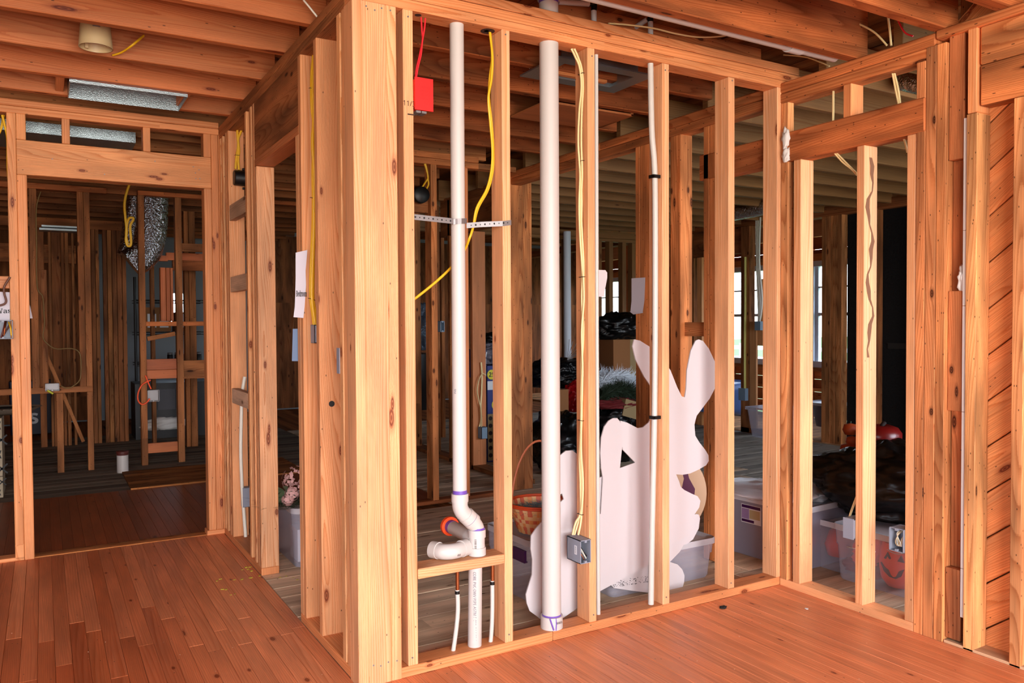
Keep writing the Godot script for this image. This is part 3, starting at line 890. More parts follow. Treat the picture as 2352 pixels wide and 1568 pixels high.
func build_window_wall():
	# what is left of the old outside wall, covered in black felt on the right
	var o := setting("wall_old_outside", "old outside wall of the back room, posts on the left and black felt on the right", "wall")
	lumber(o, "beam", Vector3(6.1, 2.36, -9.4), Vector3(6.25, 2.46, 2.6), "old", DIM, 0.004, 2)
	for b in [[-2.903, -2.853], [-2.852, -2.797], [-2.796, -2.742], [-2.741, -2.66]]:
		lumber(o, "post", Vector3(6.1, 0.0, b[0]), Vector3(6.19, 2.36, b[1]), "old", Color(0.72, 0.54, 0.38))
	var st := begin()
	block(st, Vector3(6.19, 0.0, -2.66), Vector3(6.21, 2.36, 2.6))
	put(o, "felt_sheet", st.commit(), M.felt)
	st = begin()
	block(st, Vector3(6.183, 1.0, -2.2), Vector3(6.189, 1.055, -1.7))
	put(o, "felt_patch", st.commit(), solid(Color(0.16, 0.14, 0.12), 0.9))
	for z in [-2.30, -1.85, -1.4, -0.9, -0.4, 0.1, 0.6, 1.1, 1.6, 2.1]:
		lumber(o, "stud", Vector3(6.10, 0.0, z), Vector3(6.185, 2.36, z + 0.045), "old", DIM)
	# the short free end of partition with a pale board
	lumber(o, "post", Vector3(6.0, 0.0, -3.93), Vector3(6.09, 2.36, -3.80), "old", Color(0.44, 0.32, 0.24))
	lumber(o, "pale_board", Vector3(6.0, 0.06, -3.795), Vector3(6.03, 1.27, -3.70), "straight", Color(0.80, 0.74, 0.60))
	lumber(o, "pale_board", Vector3(6.02, 1.0, -3.70), Vector3(6.05, 1.75, -3.62), "straight", Color(0.80, 0.74, 0.60))
	lumber(o, "bottom_plate", Vector3(6.0, 0.0, -3.93), Vector3(6.09, 0.06, -3.30), "old", Color(0.44, 0.32, 0.24), 0.003, 2)
	lumber(o, "header_panel", Vector3(6.02, 2.06, -4.75), Vector3(6.08, 2.37, -3.93), "old", DIM, 0.003, 2)
	lumber(o, "pale_stud", Vector3(6.02, 0.0, -4.664), Vector3(6.10, 2.06, -4.5813), "straight", Color(0.86, 0.80, 0.64))
	for b in [[-4.9196, -4.7943], [-4.7943, -4.7173]]:
		lumber(o, "post", Vector3(6.02, 0.0, b[0]), Vector3(6.10, 2.36, b[1]), "old", Color(0.50, 0.38, 0.28))
	# the porch's outer wall with its windows
	var w := setting("wall_porch", "outer wall of the porch with plank sheathing under and over its white windows", "wall")
	var opens := [[-9.3, -8.2], [-7.0, -5.05], [-4.36, -2.9], [-1.6, 1.0]]
	var z := -9.5
	for k in 5:
		var to: float = opens[k][0] if k < 4 else 2.6
		lumber(w, "pier", Vector3(7.74, 0.0, z), Vector3(7.82, 2.62, to), "pine", Color(0.86, 0.58, 0.38), 0.002, 1)
		if k < 4:
			z = opens[k][1]
			for r in 4:
				lumber(w, "sheathing_board", Vector3(7.76, 0.02 + r * 0.165, to), Vector3(7.78, 0.18 + r * 0.165, z), "pine", Color(0.90, 0.58, 0.34), 0.002, 2)
			for r in 2:
				lumber(w, "sheathing_board", Vector3(7.76, 2.04 + r * 0.165, to), Vector3(7.78, 2.2 + r * 0.165, z), "pine", Color(0.80, 0.46, 0.28), 0.002, 2)
			lumber(w, "blocking", Vector3(7.68, 0.36, to), Vector3(7.76, 0.405, z), "old", Color(0.86, 0.66, 0.50), 0.002, 2)
			lumber(w, "sill_plate", Vector3(7.68, 0.62, to), Vector3(7.76, 0.665, z), "old", Color(0.86, 0.66, 0.50), 0.002, 2)
			lumber(w, "header", Vector3(7.68, 2.05, to), Vector3(7.758, 2.14, z), "straight", Color(0.95, 0.72, 0.48), 0.002, 2)
			for j in 4:
				lumber(w, "cripple_stud", Vector3(7.68, 0.0, lerpf(to, z - 0.04, j / 3.0)), Vector3(7.76, 0.62, lerpf(to, z - 0.04, j / 3.0) + 0.04), "old", Color(0.86, 0.66, 0.50))
	lumber(w, "frieze", Vector3(7.76, 2.37, -9.5), Vector3(7.82, 2.66, 2.6), "straight", Color(1.0, 1.0, 1.0), 0.002, 2)
	for k in 4:
		var f := setting("window_%d" % (k + 1), ["white sash window at the far end of the porch", "wide white sash window seen between the middle studs", "white sash window beside the dark post", "white sash window behind the black felt wall"][k], "window")
		var a: float = opens[k][0]
		var b: float = opens[k][1]
		var lo := 0.67
		var hi := 2.05
		for e in [[a, a + 0.07, lo, hi], [b - 0.07, b, lo, hi], [a + 0.07, b - 0.07, lo, lo + 0.08], [a + 0.07, b - 0.07, hi - 0.07, hi]]:
			var s := begin()
			block(s, Vector3(7.70, e[2], e[0]), Vector3(7.81, e[3], e[1]))
			put(f, "frame", s.commit(), M.window_white)
		var n := maxi(1, int((b - a) / 0.85))
		for j in n:
			var z0 := lerpf(a + 0.07, b - 0.07, float(j) / n)
			var z1 := lerpf(a + 0.07, b - 0.07, float(j + 1) / n)
			for e in [[z0, z0 + 0.045, lo + 0.08, hi - 0.07], [z1 - 0.045, z1, lo + 0.08, hi - 0.07], [z0 + 0.045, z1 - 0.045, 1.34, 1.38], [z0 + 0.045, z1 - 0.045, 1.70, 1.72]]:
				var s := begin()
				block(s, Vector3(7.74, e[2], e[0]), Vector3(7.78, e[3], e[1]))
				put(f, "sash_bar", s.commit(), M.window_white)
			var g := begin()
			quad(g, Vector3(7.765, lo + 0.08, z0 + 0.045), Vector3(7.765, lo + 0.08, z1 - 0.045), Vector3(7.765, hi - 0.07, z1 - 0.045), Vector3(7.765, hi - 0.07, z0 + 0.045), Vector3.LEFT)
			put(f, "pane", g.commit(), M.glass)

# ---------- plumbing ----------
func ring_at(st: SurfaceTool, a: Vector3, b: Vector3, r: float):
	tube(st, [a, b], r, 28)

func pipe_part(parent: Node3D, called: String, points: Array, r: float, mat: Material, smooth := false) -> MeshInstance3D:
	var st := begin()
	tube(st, smooth_path(points, 8) if smooth else points, r, 28)
	var o := put(parent, called, st.commit(), mat)
	o.position = -parent.position
	return o

func barcode(parent: Node3D, at: Vector3, n: Vector3, up: Vector3, w: float, h: float, seed_: int):
	var r := RandomNumberGenerator.new()
	r.seed = seed_
	var st := begin()
	var x := up.cross(n).normalized()
	var p := -w / 2.0
	while p < w / 2.0:
		var t := r.randf_range(0.03, 0.08) * w
		var a := at + x * p
		quad(st, a - up * h / 2, a + x * t * 0.7 - up * h / 2, a + x * t * 0.7 + up * h / 2, a + up * h / 2, n)
		p += t + r.randf_range(0.02, 0.06) * w
	var o := put(parent, "barcode", st.commit(), M.ink)
	o.position = -parent.position

func build_plumbing():
	var Z := -0.045
	var t := thing("drain_pipe", "thin white drain pipe with two elbows and a side stub closed by an orange cap", "pipe", Vector3(0.418, 0.0, Z))
	pipe_part(t, "pipe", [Vector3(0.418, 2.43, Z), Vector3(0.417, 0.63, Z)], 0.0265, M.pvc)
	pipe_part(t, "primer_band", [Vector3(0.417, 0.644, Z), Vector3(0.417, 0.630, Z)], 0.0272, M.primer)
	pipe_part(t, "elbow_hub", [Vector3(0.417, 0.631, Z), Vector3(0.417, 0.600, Z)], 0.0325, M.pvc)
	pipe_part(t, "elbow", [Vector3(0.417, 0.602, Z), Vector3(0.418, 0.580, Z), Vector3(0.428, 0.558, Z), Vector3(0.447, 0.539, Z), Vector3(0.459, 0.527, Z)], 0.0295, M.pvc, true)
	pipe_part(t, "elbow_hub", [Vector3(0.441, 0.546, Z), Vector3(0.460, 0.527, Z)], 0.0325, M.pvc)
	pipe_part(t, "primer_band", [Vector3(0.459, 0.528, Z), Vector3(0.461, 0.526, Z)], 0.0312, M.primer)
	pipe_part(t, "elbow_hub", [Vector3(0.461, 0.526, Z), Vector3(0.474, 0.513, Z)], 0.0328, M.pvc)
	pipe_part(t, "elbow", [Vector3(0.470, 0.517, Z), Vector3(0.481, 0.503, Z), Vector3(0.488, 0.489, Z), Vector3(0.489, 0.470, Z)], 0.0285, M.pvc, true)
	pipe_part(t, "primer_band", [Vector3(0.489, 0.492, Z), Vector3(0.489, 0.483, Z)], 0.0297, M.primer)
	pipe_part(t, "tee_hub", [Vector3(0.489, 0.485, Z), Vector3(0.489, 0.455, Z)], 0.0335, M.pvc)
	pipe_part(t, "tee_body", [Vector3(0.489, 0.457, Z), Vector3(0.489, 0.415, Z)], 0.0300, M.pvc)
	pipe_part(t, "tee_hub", [Vector3(0.489, 0.417, Z), Vector3(0.489, 0.387, Z)], 0.0340, M.pvc)
	pipe_part(t, "tee_branch", [Vector3(0.489, 0.440, Z), Vector3(0.489, 0.443, Z - 0.062)], 0.0320, M.pvc)
	pipe_part(t, "stub", [Vector3(0.489, 0.443, Z - 0.06), Vector3(0.489, 0.445, Z - 0.235)], 0.0268, M.pvc)
	pipe_part(t, "primer_band", [Vector3(0.489, 0.445, Z - 0.205), Vector3(0.489, 0.445, Z - 0.228)], 0.0274, M.primer)
	pipe_part(t, "orange_cap", [Vector3(0.489, 0.445, Z - 0.230), Vector3(0.489, 0.445, Z - 0.246)], 0.0385, M.orange_cap)
	pipe_part(t, "lower_pipe", [Vector3(0.481, 0.349, Z), Vector3(0.475, 0.0, Z)], 0.0265, M.pvc)
	var look := Vector3(-0.50, 0.0, 0.87).normalized()
	var b := facing(look)
	words(t, "pipe_print", "CORE PVC-DWV PIPE ASTM F-891-04 NSF-DWV", 0.0105, Transform3D(b.rotated(look, -PI / 2), Vector3(0.478, 0.185, Z) - t.position + look * 0.0262), M.print_blue)
	words(t, "pipe_print", "DR", 0.011, Transform3D(b.rotated(look, PI / 2), Vector3(0.4175, 1.02, Z) - t.position + Vector3(-0.8, 0.0, 0.6) * 0.0264), M.print_blue)
	barcode(t, Vector3(0.489, 0.430, Z) + Vector3(-0.62, 0, 0.78) * 0.0304, Vector3(-0.62, 0, 0.78), Vector3(0.78, 0, 0.62), 0.045, 0.008, 3)

	Z = -0.045
	t = thing("vent_pipe", "thick white vertical pipe with a wide coupling on the bottom plate", "pipe", Vector3(0.829, 0.0, Z))
	pipe_part(t, "pipe", [Vector3(0.829, 2.66, Z), Vector3(0.8295, 0.05, Z)], 0.0385, M.pvc)
	pipe_part(t, "coupling", [Vector3(0.8295, 0.088, Z), Vector3(0.8295, 0.038, Z)], 0.0455, M.pvc)
	pipe_part(t, "primer_band", [Vector3(0.8295, 0.094, Z), Vector3(0.8295, 0.088, Z)], 0.0390, M.primer)
	pipe_part(t, "coupling", [Vector3(0.829, 2.66, Z), Vector3(0.829, 2.560, Z)], 0.0445, M.pvc)
	pipe_part(t, "primer_band", [Vector3(0.829, 2.560, Z), Vector3(0.829, 2.548, Z)], 0.0392, M.primer)
	var st := begin()
	tube(st, [Vector3(0.8, 0.088, Z + 0.033), Vector3(0.806, 0.062, Z + 0.0395), Vector3(0.812, 0.042, Z + 0.0425)], 0.0035, 6)
	tube(st, [Vector3(0.822, 0.088, Z + 0.043), Vector3(0.823, 0.066, Z + 0.0448), Vector3(0.821, 0.040, Z + 0.0448)], 0.0025, 6)
	var drip := put(t, "primer_drip", st.commit(), M.primer)
	drip.position = -t.position
	barcode(t, Vector3(0.837, 0.068, Z + 0.0458), Vector3(0.05, 0, 1).normalized(), Vector3.UP, 0.030, 0.009, 8)

	t = thing("supply_pipe", "slim white water pipe half hidden behind the third stud", "pipe", Vector3(1.0745, 0.02, -0.06))
	pipe_part(t, "pipe", [Vector3(1.0745, 2.41, -0.06), Vector3(1.0745, 1.2, -0.062), Vector3(1.0765, 0.02, -0.06)], 0.0085, M.pex)

	t = thing("supply_pipe", "slightly bowed white water pipe held to a stud by two dark straps", "pipe", Vector3(1.342, 0.02, -0.03))
	pipe_part(t, "pipe", [Vector3(1.3417, 2.3881, -0.03), Vector3(1.3484, 2.1017, -0.03), Vector3(1.3651, 1.8971, -0.03), Vector3(1.3664, 1.3497, -0.03), Vector3(1.3605, 0.8557, -0.03), Vector3(1.3472, 0.3986, -0.03), Vector3(1.3391, 0.0412, -0.03)], 0.0125, M.pex, true)
	for y in [1.9044, 0.8596]:
		st = begin()
		block(st, Vector3(1.343, y - 0.007, -0.022), Vector3(1.392, y + 0.007, -0.012))
		block(st, Vector3(1.343, y - 0.007, -0.045), Vector3(1.349, y + 0.007, -0.012))
		var s := put(t, "pipe_strap", st.commit(), M.crimp)
		s.position = -t.position

	for k in 2:
		t = thing("water_stub", ["white water stub with copper top left of the drain pipe under the blocking", "white water stub with copper top right of the drain pipe under the blocking"][k], "pipe", [Vector3(0.382, 0.02, Z), Vector3(0.544, 0.02, Z)][k], "pair of water stubs")
		if k == 0:
			pipe_part(t, "pipe", [Vector3(0.403, 0.266, Z), Vector3(0.405, 0.19, Z), Vector3(0.396, 0.107, Z), Vector3(0.381, 0.02, Z)], 0.0082, M.pex, true)
			pipe_part(t, "copper_end", [Vector3(0.404, 0.349, Z), Vector3(0.404, 0.262, Z)], 0.0072, M.copper)
			pipe_part(t, "crimp_ring", [Vector3(0.403, 0.262, Z), Vector3(0.403, 0.250, Z)], 0.0092, M.crimp)
		else:
			pipe_part(t, "pipe", [Vector3(0.555, 0.275, Z), Vector3(0.554, 0.16, Z), Vector3(0.550, 0.08, Z), Vector3(0.5435, 0.02, Z)], 0.0082, M.pex, true)
			pipe_part(t, "copper_end", [Vector3(0.556, 0.349, Z), Vector3(0.556, 0.270, Z)], 0.0072, M.copper)
			pipe_part(t, "crimp_ring", [Vector3(0.555, 0.272, Z), Vector3(0.555, 0.259, Z)], 0.0092, M.crimp)

	t = thing("pipe_elbow", "loose white pipe elbow lying on the blocking between two studs", "fitting", Vector3(0.385, 0.386, -0.05))
	pipe_part(t, "elbow", [Vector3(0.337, 0.417, -0.078), Vector3(0.350, 0.417, -0.052), Vector3(0.372, 0.417, -0.040), Vector3(0.398, 0.417, -0.040), Vector3(0.430, 0.417, -0.052)], 0.0290, M.pvc, true)
	pipe_part(t, "hub", [Vector3(0.326, 0.418, -0.100), Vector3(0.340, 0.418, -0.072)], 0.0320, M.pvc)
	pipe_part(t, "hub", [Vector3(0.422, 0.418, -0.049), Vector3(0.449, 0.418, -0.060)], 0.0320, M.pvc)
	barcode(t, Vector3(0.385, 0.408, -0.0115), Vector3(-0.1, -0.3, 1).normalized(), Vector3(0, 0.95, 0.3).normalized(), 0.034, 0.009, 12)

	# pipes above the partition
	t = thing("water_line", "grey water pipe with black fittings above the top plate beside the thick vent", "pipe", Vector3(1.05, 2.5, Z))
	pipe_part(t, "pipe", [Vector3(0.875, 2.565, Z), Vector3(1.03, 2.587, Z)], 0.0115, M.pvc_grey)
	pipe_part(t, "fitting", [Vector3(1.025, 2.587, Z), Vector3(1.052, 2.590, Z), Vector3(1.052, 2.562, Z)], 0.0125, M.crimp, true)
	pipe_part(t, "pipe", [Vector3(1.052, 2.565, Z), Vector3(1.052, 2.49, Z)], 0.0115, M.pvc_grey)
	t = thing("water_line", "short grey water pipe with black fitting above the top plate near the fourth stud", "pipe", Vector3(1.35, 2.5, Z))
	pipe_part(t, "pipe", [Vector3(1.355, 2.575, Z), Vector3(1.355, 2.49, Z)], 0.0115, M.pvc_grey)
	pipe_part(t, "fitting", [Vector3(1.355, 2.60, Z), Vector3(1.355, 2.573, Z)], 0.0128, M.crimp)
	pipe_part(t, "pipe", [Vector3(1.345, 2.585, Z - 0.01), Vector3(1.30, 2.545, Z - 0.10)], 0.0105, M.pvc_grey)
	t = thing("waste_pipe", "long pale waste pipe running under the red joist near the ceiling", "pipe", Vector3(1.5, 2.42, 0.31))
	pipe_part(t, "pipe", [Vector3(0.2, 2.452, 0.315), Vector3(2.10, 2.448, 0.315)], 0.030, M.pvc_grey)
	pipe_part(t, "coupling", [Vector3(1.80, 2.449, 0.315), Vector3(1.88, 2.449, 0.315)], 0.036, M.pvc_grey)

# ---------- wiring ----------
func staple(parent: Node3D, at: Vector3, half: Vector3, bulge: Vector3):
	var st := begin()
	tube(st, [at - half, at - half + bulge, at + half + bulge, at + half], 0.0013, 5)
	var o := put(parent, "staple", st.commit(), M.crimp)
	o.position = -parent.position

# an open wiring box: lo, hi its corners, open on the side that open points to
func wiring_box(parent: Node3D, lo: Vector3, hi: Vector3, open: Vector3, mat: Material):
	var st := begin()
	var t := 0.003
	for axis in 3:
		for sg in [-1.0, 1.0]:
			if open[axis] == sg:
				continue
			var a := lo
			var b := hi
			if sg < 0:
				b[axis] = lo[axis] + t
			else:
				a[axis] = hi[axis] - t
			block(st, a, b)
	var o := put(parent, "shell", st.commit(), mat)
	o.position = -parent.position
	# screw lugs at the top and bottom of the opening
	var mid := (lo + hi) / 2.0
	for sg in [-1.0, 1.0]:
		var c := mid
		var ax := 0 if open.x != 0 else 2
		c[ax] = hi[ax] - 0.004 if open[ax] > 0 else lo[ax] + 0.004
		c.y = hi.y - 0.006 if sg > 0 else lo.y + 0.006
		st = begin()
		block(st, c - Vector3(0.0055, 0.005, 0.0055), c + Vector3(0.0055, 0.005, 0.0055))
		put(o, "screw_lug", st.commit(), mat)

func wires(parent: Node3D, paths: Array, radius: float, mats: Array):
	for k in paths.size():
		cable(parent, "wire", paths[k], radius, mats[k % mats.size()], 1.0, 6)

func sheet(parent: Node3D, called: String, corners: Array, thick: float, mat: Material) -> MeshInstance3D:
	# a thin sheet from rows of left and right edge points, top to bottom
	var st := begin()
	var n: Vector3 = (corners[0][1] - corners[0][0]).cross(corners[1][0] - corners[0][0]).normalized()
	if n.z < 0:
		n = -n
	for s in [0.0, -thick]:
		for i in corners.size() - 1:
			quad(st, corners[i][0] + n * s, corners[i][1] + n * s, corners[i + 1][1] + n * s, corners[i + 1][0] + n * s, n if s == 0.0 else -n)
	for i in corners.size() - 1:
		for e in 2:
			quad(st, corners[i][e], corners[i + 1][e], corners[i + 1][e] - n * thick, corners[i][e] - n * thick, Vector3.LEFT if e == 0 else Vector3.RIGHT)
	var o := put(parent, called, st.commit(), mat)
	if parent != self:
		o.position = -parent.position
	return o

func build_electrics():
	# red box between the first two studs
	var t := thing("alarm_box", "bright red box with slotted red cover high between the first two studs", "electrical box", Vector3(0.257, 2.09, 0.0))
	var st := begin()
	block(st, Vector3(0.2225, 2.038, 0.006), Vector3(0.293, 2.153, 0.012))
	var o := put(t, "cover", st.commit(), M.red)
	o.position = -t.position
	st = begin()
	block(st, Vector3(0.223, 2.048, -0.055), Vector3(0.283, 2.146, 0.006))
	o = put(t, "shell", st.commit(), M.red)
	o.position = -t.position
	st = begin()
	for k in 7:
		for j in 4:
			var x := 0.243 + k * 0.006
			var y := 2.076 + j * 0.013
			block(st, Vector3(x, y, 0.012), Vector3(x + 0.0012, y + 0.010, 0.0126))
	o = put(t, "slots", st.commit(), solid(Color(0.62, 0.05, 0.05), 0.6))
	o.position = -t.position
	for x in [0.228, 0.250]:
		st = begin()
		block(st, Vector3(x, 2.028, -0.03), Vector3(x + 0.018, 2.036, 0.008))
		o = put(t, "bracket", st.commit(), M.steel)
		o.position = -t.position
	t = thing("red_cable", "pair of red wires coming down from the top plate to the red box", "cable", Vector3(0.25, 2.3, -0.03))
	cable(t, "wire", [Vector3(0.2666, 2.3835, -0.03), Vector3(0.2696, 2.3371, -0.03), Vector3(0.271, 2.3029, -0.03), Vector3(0.2602, 2.2494, -0.03), Vector3(0.2478, 2.2005, -0.03), Vector3(0.2423, 2.1638, -0.03)], 0.0032, M.red_wire)
	cable(t, "wire", [Vector3(0.282, 2.3819, -0.026), Vector3(0.2782, 2.3452, -0.026), Vector3(0.2692, 2.2967, -0.026), Vector3(0.2636, 2.2488, -0.026), Vector3(0.2511, 2.1999, -0.026), Vector3(0.244, 2.1629, -0.026)], 0.0032, M.red_wire)

	t = thing("yellow_cable", "yellow cable drooping from the top plate past the drain pipe", "cable", Vector3(0.5, 1.6, -0.05))
	cable(t, "cable", [Vector3(0.5623, 2.391, -0.05), Vector3(0.5675, 2.2946, -0.04), Vector3(0.5631, 2.2112, -0.04), Vector3(0.5492, 2.1348, -0.04), Vector3(0.5617, 2.0475, -0.05), Vector3(0.5705, 1.9486, -0.05), Vector3(0.5661, 1.8647, -0.05), Vector3(0.5445, 1.7879, -0.05), Vector3(0.5004, 1.7133, -0.05), Vector3(0.4849, 1.6428, -0.05), Vector3(0.4677, 1.5957, -0.05), Vector3(0.4656, 1.5543, -0.09), Vector3(0.4161, 1.4901, -0.1), Vector3(0.3479, 1.4305, -0.1), Vector3(0.2671, 1.3705, -0.1), Vector3(0.2232, 1.3442, -0.1)], 0.0052, M.yellow, 0.7)
	cable(t, "cable", [Vector3(0.5642, 2.3913, -0.05), Vector3(0.5712, 2.2981, -0.05), Vector3(0.561, 2.2135, -0.05), Vector3(0.5566, 2.1382, -0.05), Vector3(0.573, 2.0511, -0.06), Vector3(0.58, 1.9515, -0.06), Vector3(0.5774, 1.8674, -0.06), Vector3(0.5557, 1.7902, -0.06), Vector3(0.5114, 1.7153, -0.06), Vector3(0.4867, 1.643, -0.05)], 0.0048, M.yellow, 0.7)

	t = thing("pipe_strap", "perforated metal strap holding the thin drain pipe between two studs", "strap", Vector3(0.42, 1.66, 0.0))
	for part in [["band", [Vector3(0.2217, 0, -0.020), Vector3(0.30, 0, -0.020), Vector3(0.387, 0, -0.022)], 1.660, 1.654], ["band", [Vector3(0.387, 0, -0.022), Vector3(0.394, 0, -0.020), Vector3(0.403, 0, -0.0195), Vector3(0.418, 0, -0.0165), Vector3(0.432, 0, -0.0195), Vector3(0.443, 0, -0.024), Vector3(0.446, 0, -0.034)], 1.651, 1.660], ["band", [Vector3(0.446, 0, -0.030), Vector3(0.50, 0, -0.020), Vector3(0.585, 0, 0.0010), Vector3(0.622, 0, 0.0015)], 1.642, 1.660]]:
		st = begin()
		var pts: Array = part[1]
		for i in pts.size() - 1:
			var ya: float = lerpf(part[2], part[3], float(i) / (pts.size() - 1))
			var yb: float = lerpf(part[2], part[3], float(i + 1) / (pts.size() - 1))
			var a: Vector3 = pts[i]
			var b: Vector3 = pts[i + 1]
			var n := Vector3(-(b.z - a.z), 0, b.x - a.x).normalized()
			for s in [0.001, -0.0005]:
				quad(st, a + Vector3(0, ya - 0.010, 0) + n * s, b + Vector3(0, yb - 0.010, 0) + n * s, b + Vector3(0, yb + 0.010, 0) + n * s, a + Vector3(0, ya + 0.010, 0) + n * s, n * signf(s))
		o = put(t, part[0], st.commit(), M.steel)
		o.position = -t.position
	var hole := CylinderMesh.new()
	hole.top_radius = 0.0036
	hole.bottom_radius = 0.0036
	hole.height = 0.0012
	hole.radial_segments = 12
	for k in 22:
		var x := 0.232 + k * 0.0178
		if x > 0.385 and x < 0.452:
			continue
		var big := 1.0 if k % 2 == 0 else 0.6
		var y := 1.660 - 0.006 * (x - 0.22) / 0.165 if x < 0.39 else lerpf(1.642, 1.660, (x - 0.446) / 0.176)
		var z := -0.0192 - 0.002 * (x - 0.30) / 0.087 if x < 0.39 else (lerpf(-0.029, -0.019, (x - 0.446) / 0.054) if x < 0.5 else (lerpf(-0.019, 0.002, (x - 0.5) / 0.085) if x < 0.585 else 0.0026))
		o = put(t, "hole", hole, M.ink)
		o.transform = Transform3D(Basis(Vector3.RIGHT, PI / 2).scaled(Vector3(big, big, 1.0)), Vector3(x, y, z) - t.position)

	# bundle of cream cables on the third stud and its box
	t = thing("cream_cable", "bundle of cream cables stapled down the side of the third stud to a grey box", "cable", Vector3(0.95, 1.2, -0.04))
	cable(t, "cable", [Vector3(0.9307, 2.3838, -0.035), Vector3(0.9478, 2.3586, -0.035), Vector3(0.9714, 2.3149, -0.035), Vector3(0.9797, 2.2367, -0.035), Vector3(0.9683, 2.1292, -0.035), Vector3(0.9634, 2.0049, -0.035), Vector3(0.9715, 1.8817, -0.035), Vector3(0.9666, 1.757, -0.035), Vector3(0.9704, 1.6328, -0.035), Vector3(0.9786, 1.5262, -0.035), Vector3(0.9849, 1.4549, -0.035), Vector3(0.9933, 1.3655, -0.035), Vector3(0.9861, 1.2399, -0.035), Vector3(0.9788, 1.0964, -0.035), Vector3(0.974, 0.9888, -0.035), Vector3(0.9712, 0.863, -0.035), Vector3(0.9684, 0.7371, -0.035), Vector3(0.9766, 0.6099, -0.035), Vector3(0.9695, 0.4931, -0.035), Vector3(0.943, 0.4514, -0.035), Vector3(0.9275, 0.4031, -0.035)], 0.0050, M.cream, 0.8)
	cable(t, "cable", [Vector3(0.9428, 2.3882, -0.043), Vector3(0.9621, 2.3597, -0.043), Vector3(0.9836, 2.3137, -0.043), Vector3(0.992, 2.2405, -0.043), Vector3(0.9981, 2.1348, -0.043), Vector3(0.9909, 2.0094, -0.043), Vector3(0.9838, 1.8841, -0.043), Vector3(0.9876, 1.7595, -0.043), Vector3(0.9914, 1.6347, -0.043), Vector3(0.9865, 1.527, -0.043), Vector3(0.9862, 1.4553, -0.043), Vector3(0.9836, 1.3656, -0.043), Vector3(0.9874, 1.2398, -0.043), Vector3(0.9802, 1.096, -0.043), Vector3(0.9819, 0.9878, -0.043), Vector3(0.9813, 0.8614, -0.043), Vector3(0.9697, 0.7359, -0.043), Vector3(0.9735, 0.6088, -0.043), Vector3(0.973, 0.4911, -0.043), Vector3(0.9573, 0.4387, -0.043), Vector3(0.9418, 0.3992, -0.043)], 0.0048, M.cream, 0.8)
	cable(t, "cable", [Vector3(0.9423, 2.3843, -0.03), Vector3(0.9594, 2.3556, -0.03), Vector3(0.9786, 2.3094, -0.03), Vector3(0.9848, 2.2362, -0.03), Vector3(0.9778, 2.1292, -0.03), Vector3(0.9751, 2.0052, -0.03), Vector3(0.9789, 1.8815, -0.03), Vector3(0.9718, 1.7568, -0.03), Vector3(0.9777, 1.6327, -0.03), Vector3(0.9838, 1.526, -0.03), Vector3(0.9835, 1.4546, -0.03), Vector3(0.9853, 1.3653, -0.03), Vector3(0.9737, 1.2401, -0.03), Vector3(0.9775, 1.0967, -0.03), Vector3(0.9748, 0.9891, -0.03), Vector3(0.9698, 0.8636, -0.03), Vector3(0.9692, 0.7377, -0.03), Vector3(0.9775, 0.6106, -0.03), Vector3(0.9703, 0.494, -0.03), Vector3(0.9635, 0.4407, -0.03), Vector3(0.9523, 0.4007, -0.03)], 0.0050, M.cream, 0.8)
	for q in [Vector3(0.9828, 2.2905, -0.036), Vector3(0.9812, 1.936, -0.036), Vector3(0.9834, 1.4621, -0.036), Vector3(0.9741, 0.8717, -0.036), Vector3(0.9702, 0.4838, -0.036)]:
		staple(t, q + Vector3(0.002, 0, 0), Vector3(0.0, 0, 0.016), Vector3(-0.009, 0, 0))
	t = thing("wiring_box", "grey wiring box low on the third stud with its wires folded inside", "electrical box", Vector3(0.96, 0.342, -0.03))
	wiring_box(t, Vector3(0.9335, 0.292, -0.085), Vector3(0.986, 0.388, 0.012), Vector3(0, 0, 1), M.box)
	wires(t, [[Vector3(0.945, 0.384, -0.05), Vector3(0.950, 0.350, -0.01), Vector3(0.965, 0.315, 0.004), Vector3(0.968, 0.312, -0.004), Vector3(0.955, 0.345, -0.025)], [Vector3(0.955, 0.384, -0.05), Vector3(0.954, 0.352, -0.012), Vector3(0.969, 0.322, 0.003), Vector3(0.972, 0.318, -0.006), Vector3(0.960, 0.350, -0.03)], [Vector3(0.95, 0.384, -0.05), Vector3(0.947, 0.338, -0.012), Vector3(0.960, 0.306, 0.0), Vector3(0.962, 0.304, -0.008)]], 0.0019, [M.white_cable, M.crimp, M.copper])
	st = begin()
	quad(st, Vector3(0.9330, 0.325, -0.030), Vector3(0.9330, 0.325, -0.012), Vector3(0.9330, 0.362, -0.012), Vector3(0.9330, 0.362, -0.030), Vector3.LEFT)
	o = put(t, "sticker", st.commit(), M.white_print)
	o.position = -t.position
	barcode(t, Vector3(0.9326, 0.343, -0.022), Vector3.LEFT, Vector3(0, 0, 1), 0.03, 0.007, 4)

	# yellow cables on the left wall's king stud
	t = thing("yellow_cable", "yellow cables stapled down the king stud of the left wall to a grey box", "cable", Vector3(0.03, 1.8, -0.64))
	cable(t, "cable", [Vector3(0.0583, 2.4183, -0.645), Vector3(0.048, 2.3215, -0.645), Vector3(0.0455, 2.2584, -0.645), Vector3(0.0462, 2.1687, -0.645), Vector3(0.0545, 2.0977, -0.645), Vector3(0.0518, 2.0253, -0.645), Vector3(0.0466, 1.8986, -0.645), Vector3(0.0472, 1.7903, -0.645), Vector3(0.0441, 1.6815, -0.645), Vector3(0.0372, 1.5726, -0.645), Vector3(0.0323, 1.4638, -0.645), Vector3(0.0312, 1.3768, -0.645), Vector3(0.038, 1.3278, -0.645), Vector3(0.0446, 1.2678, -0.645)], 0.0072, M.yellow, 0.8)
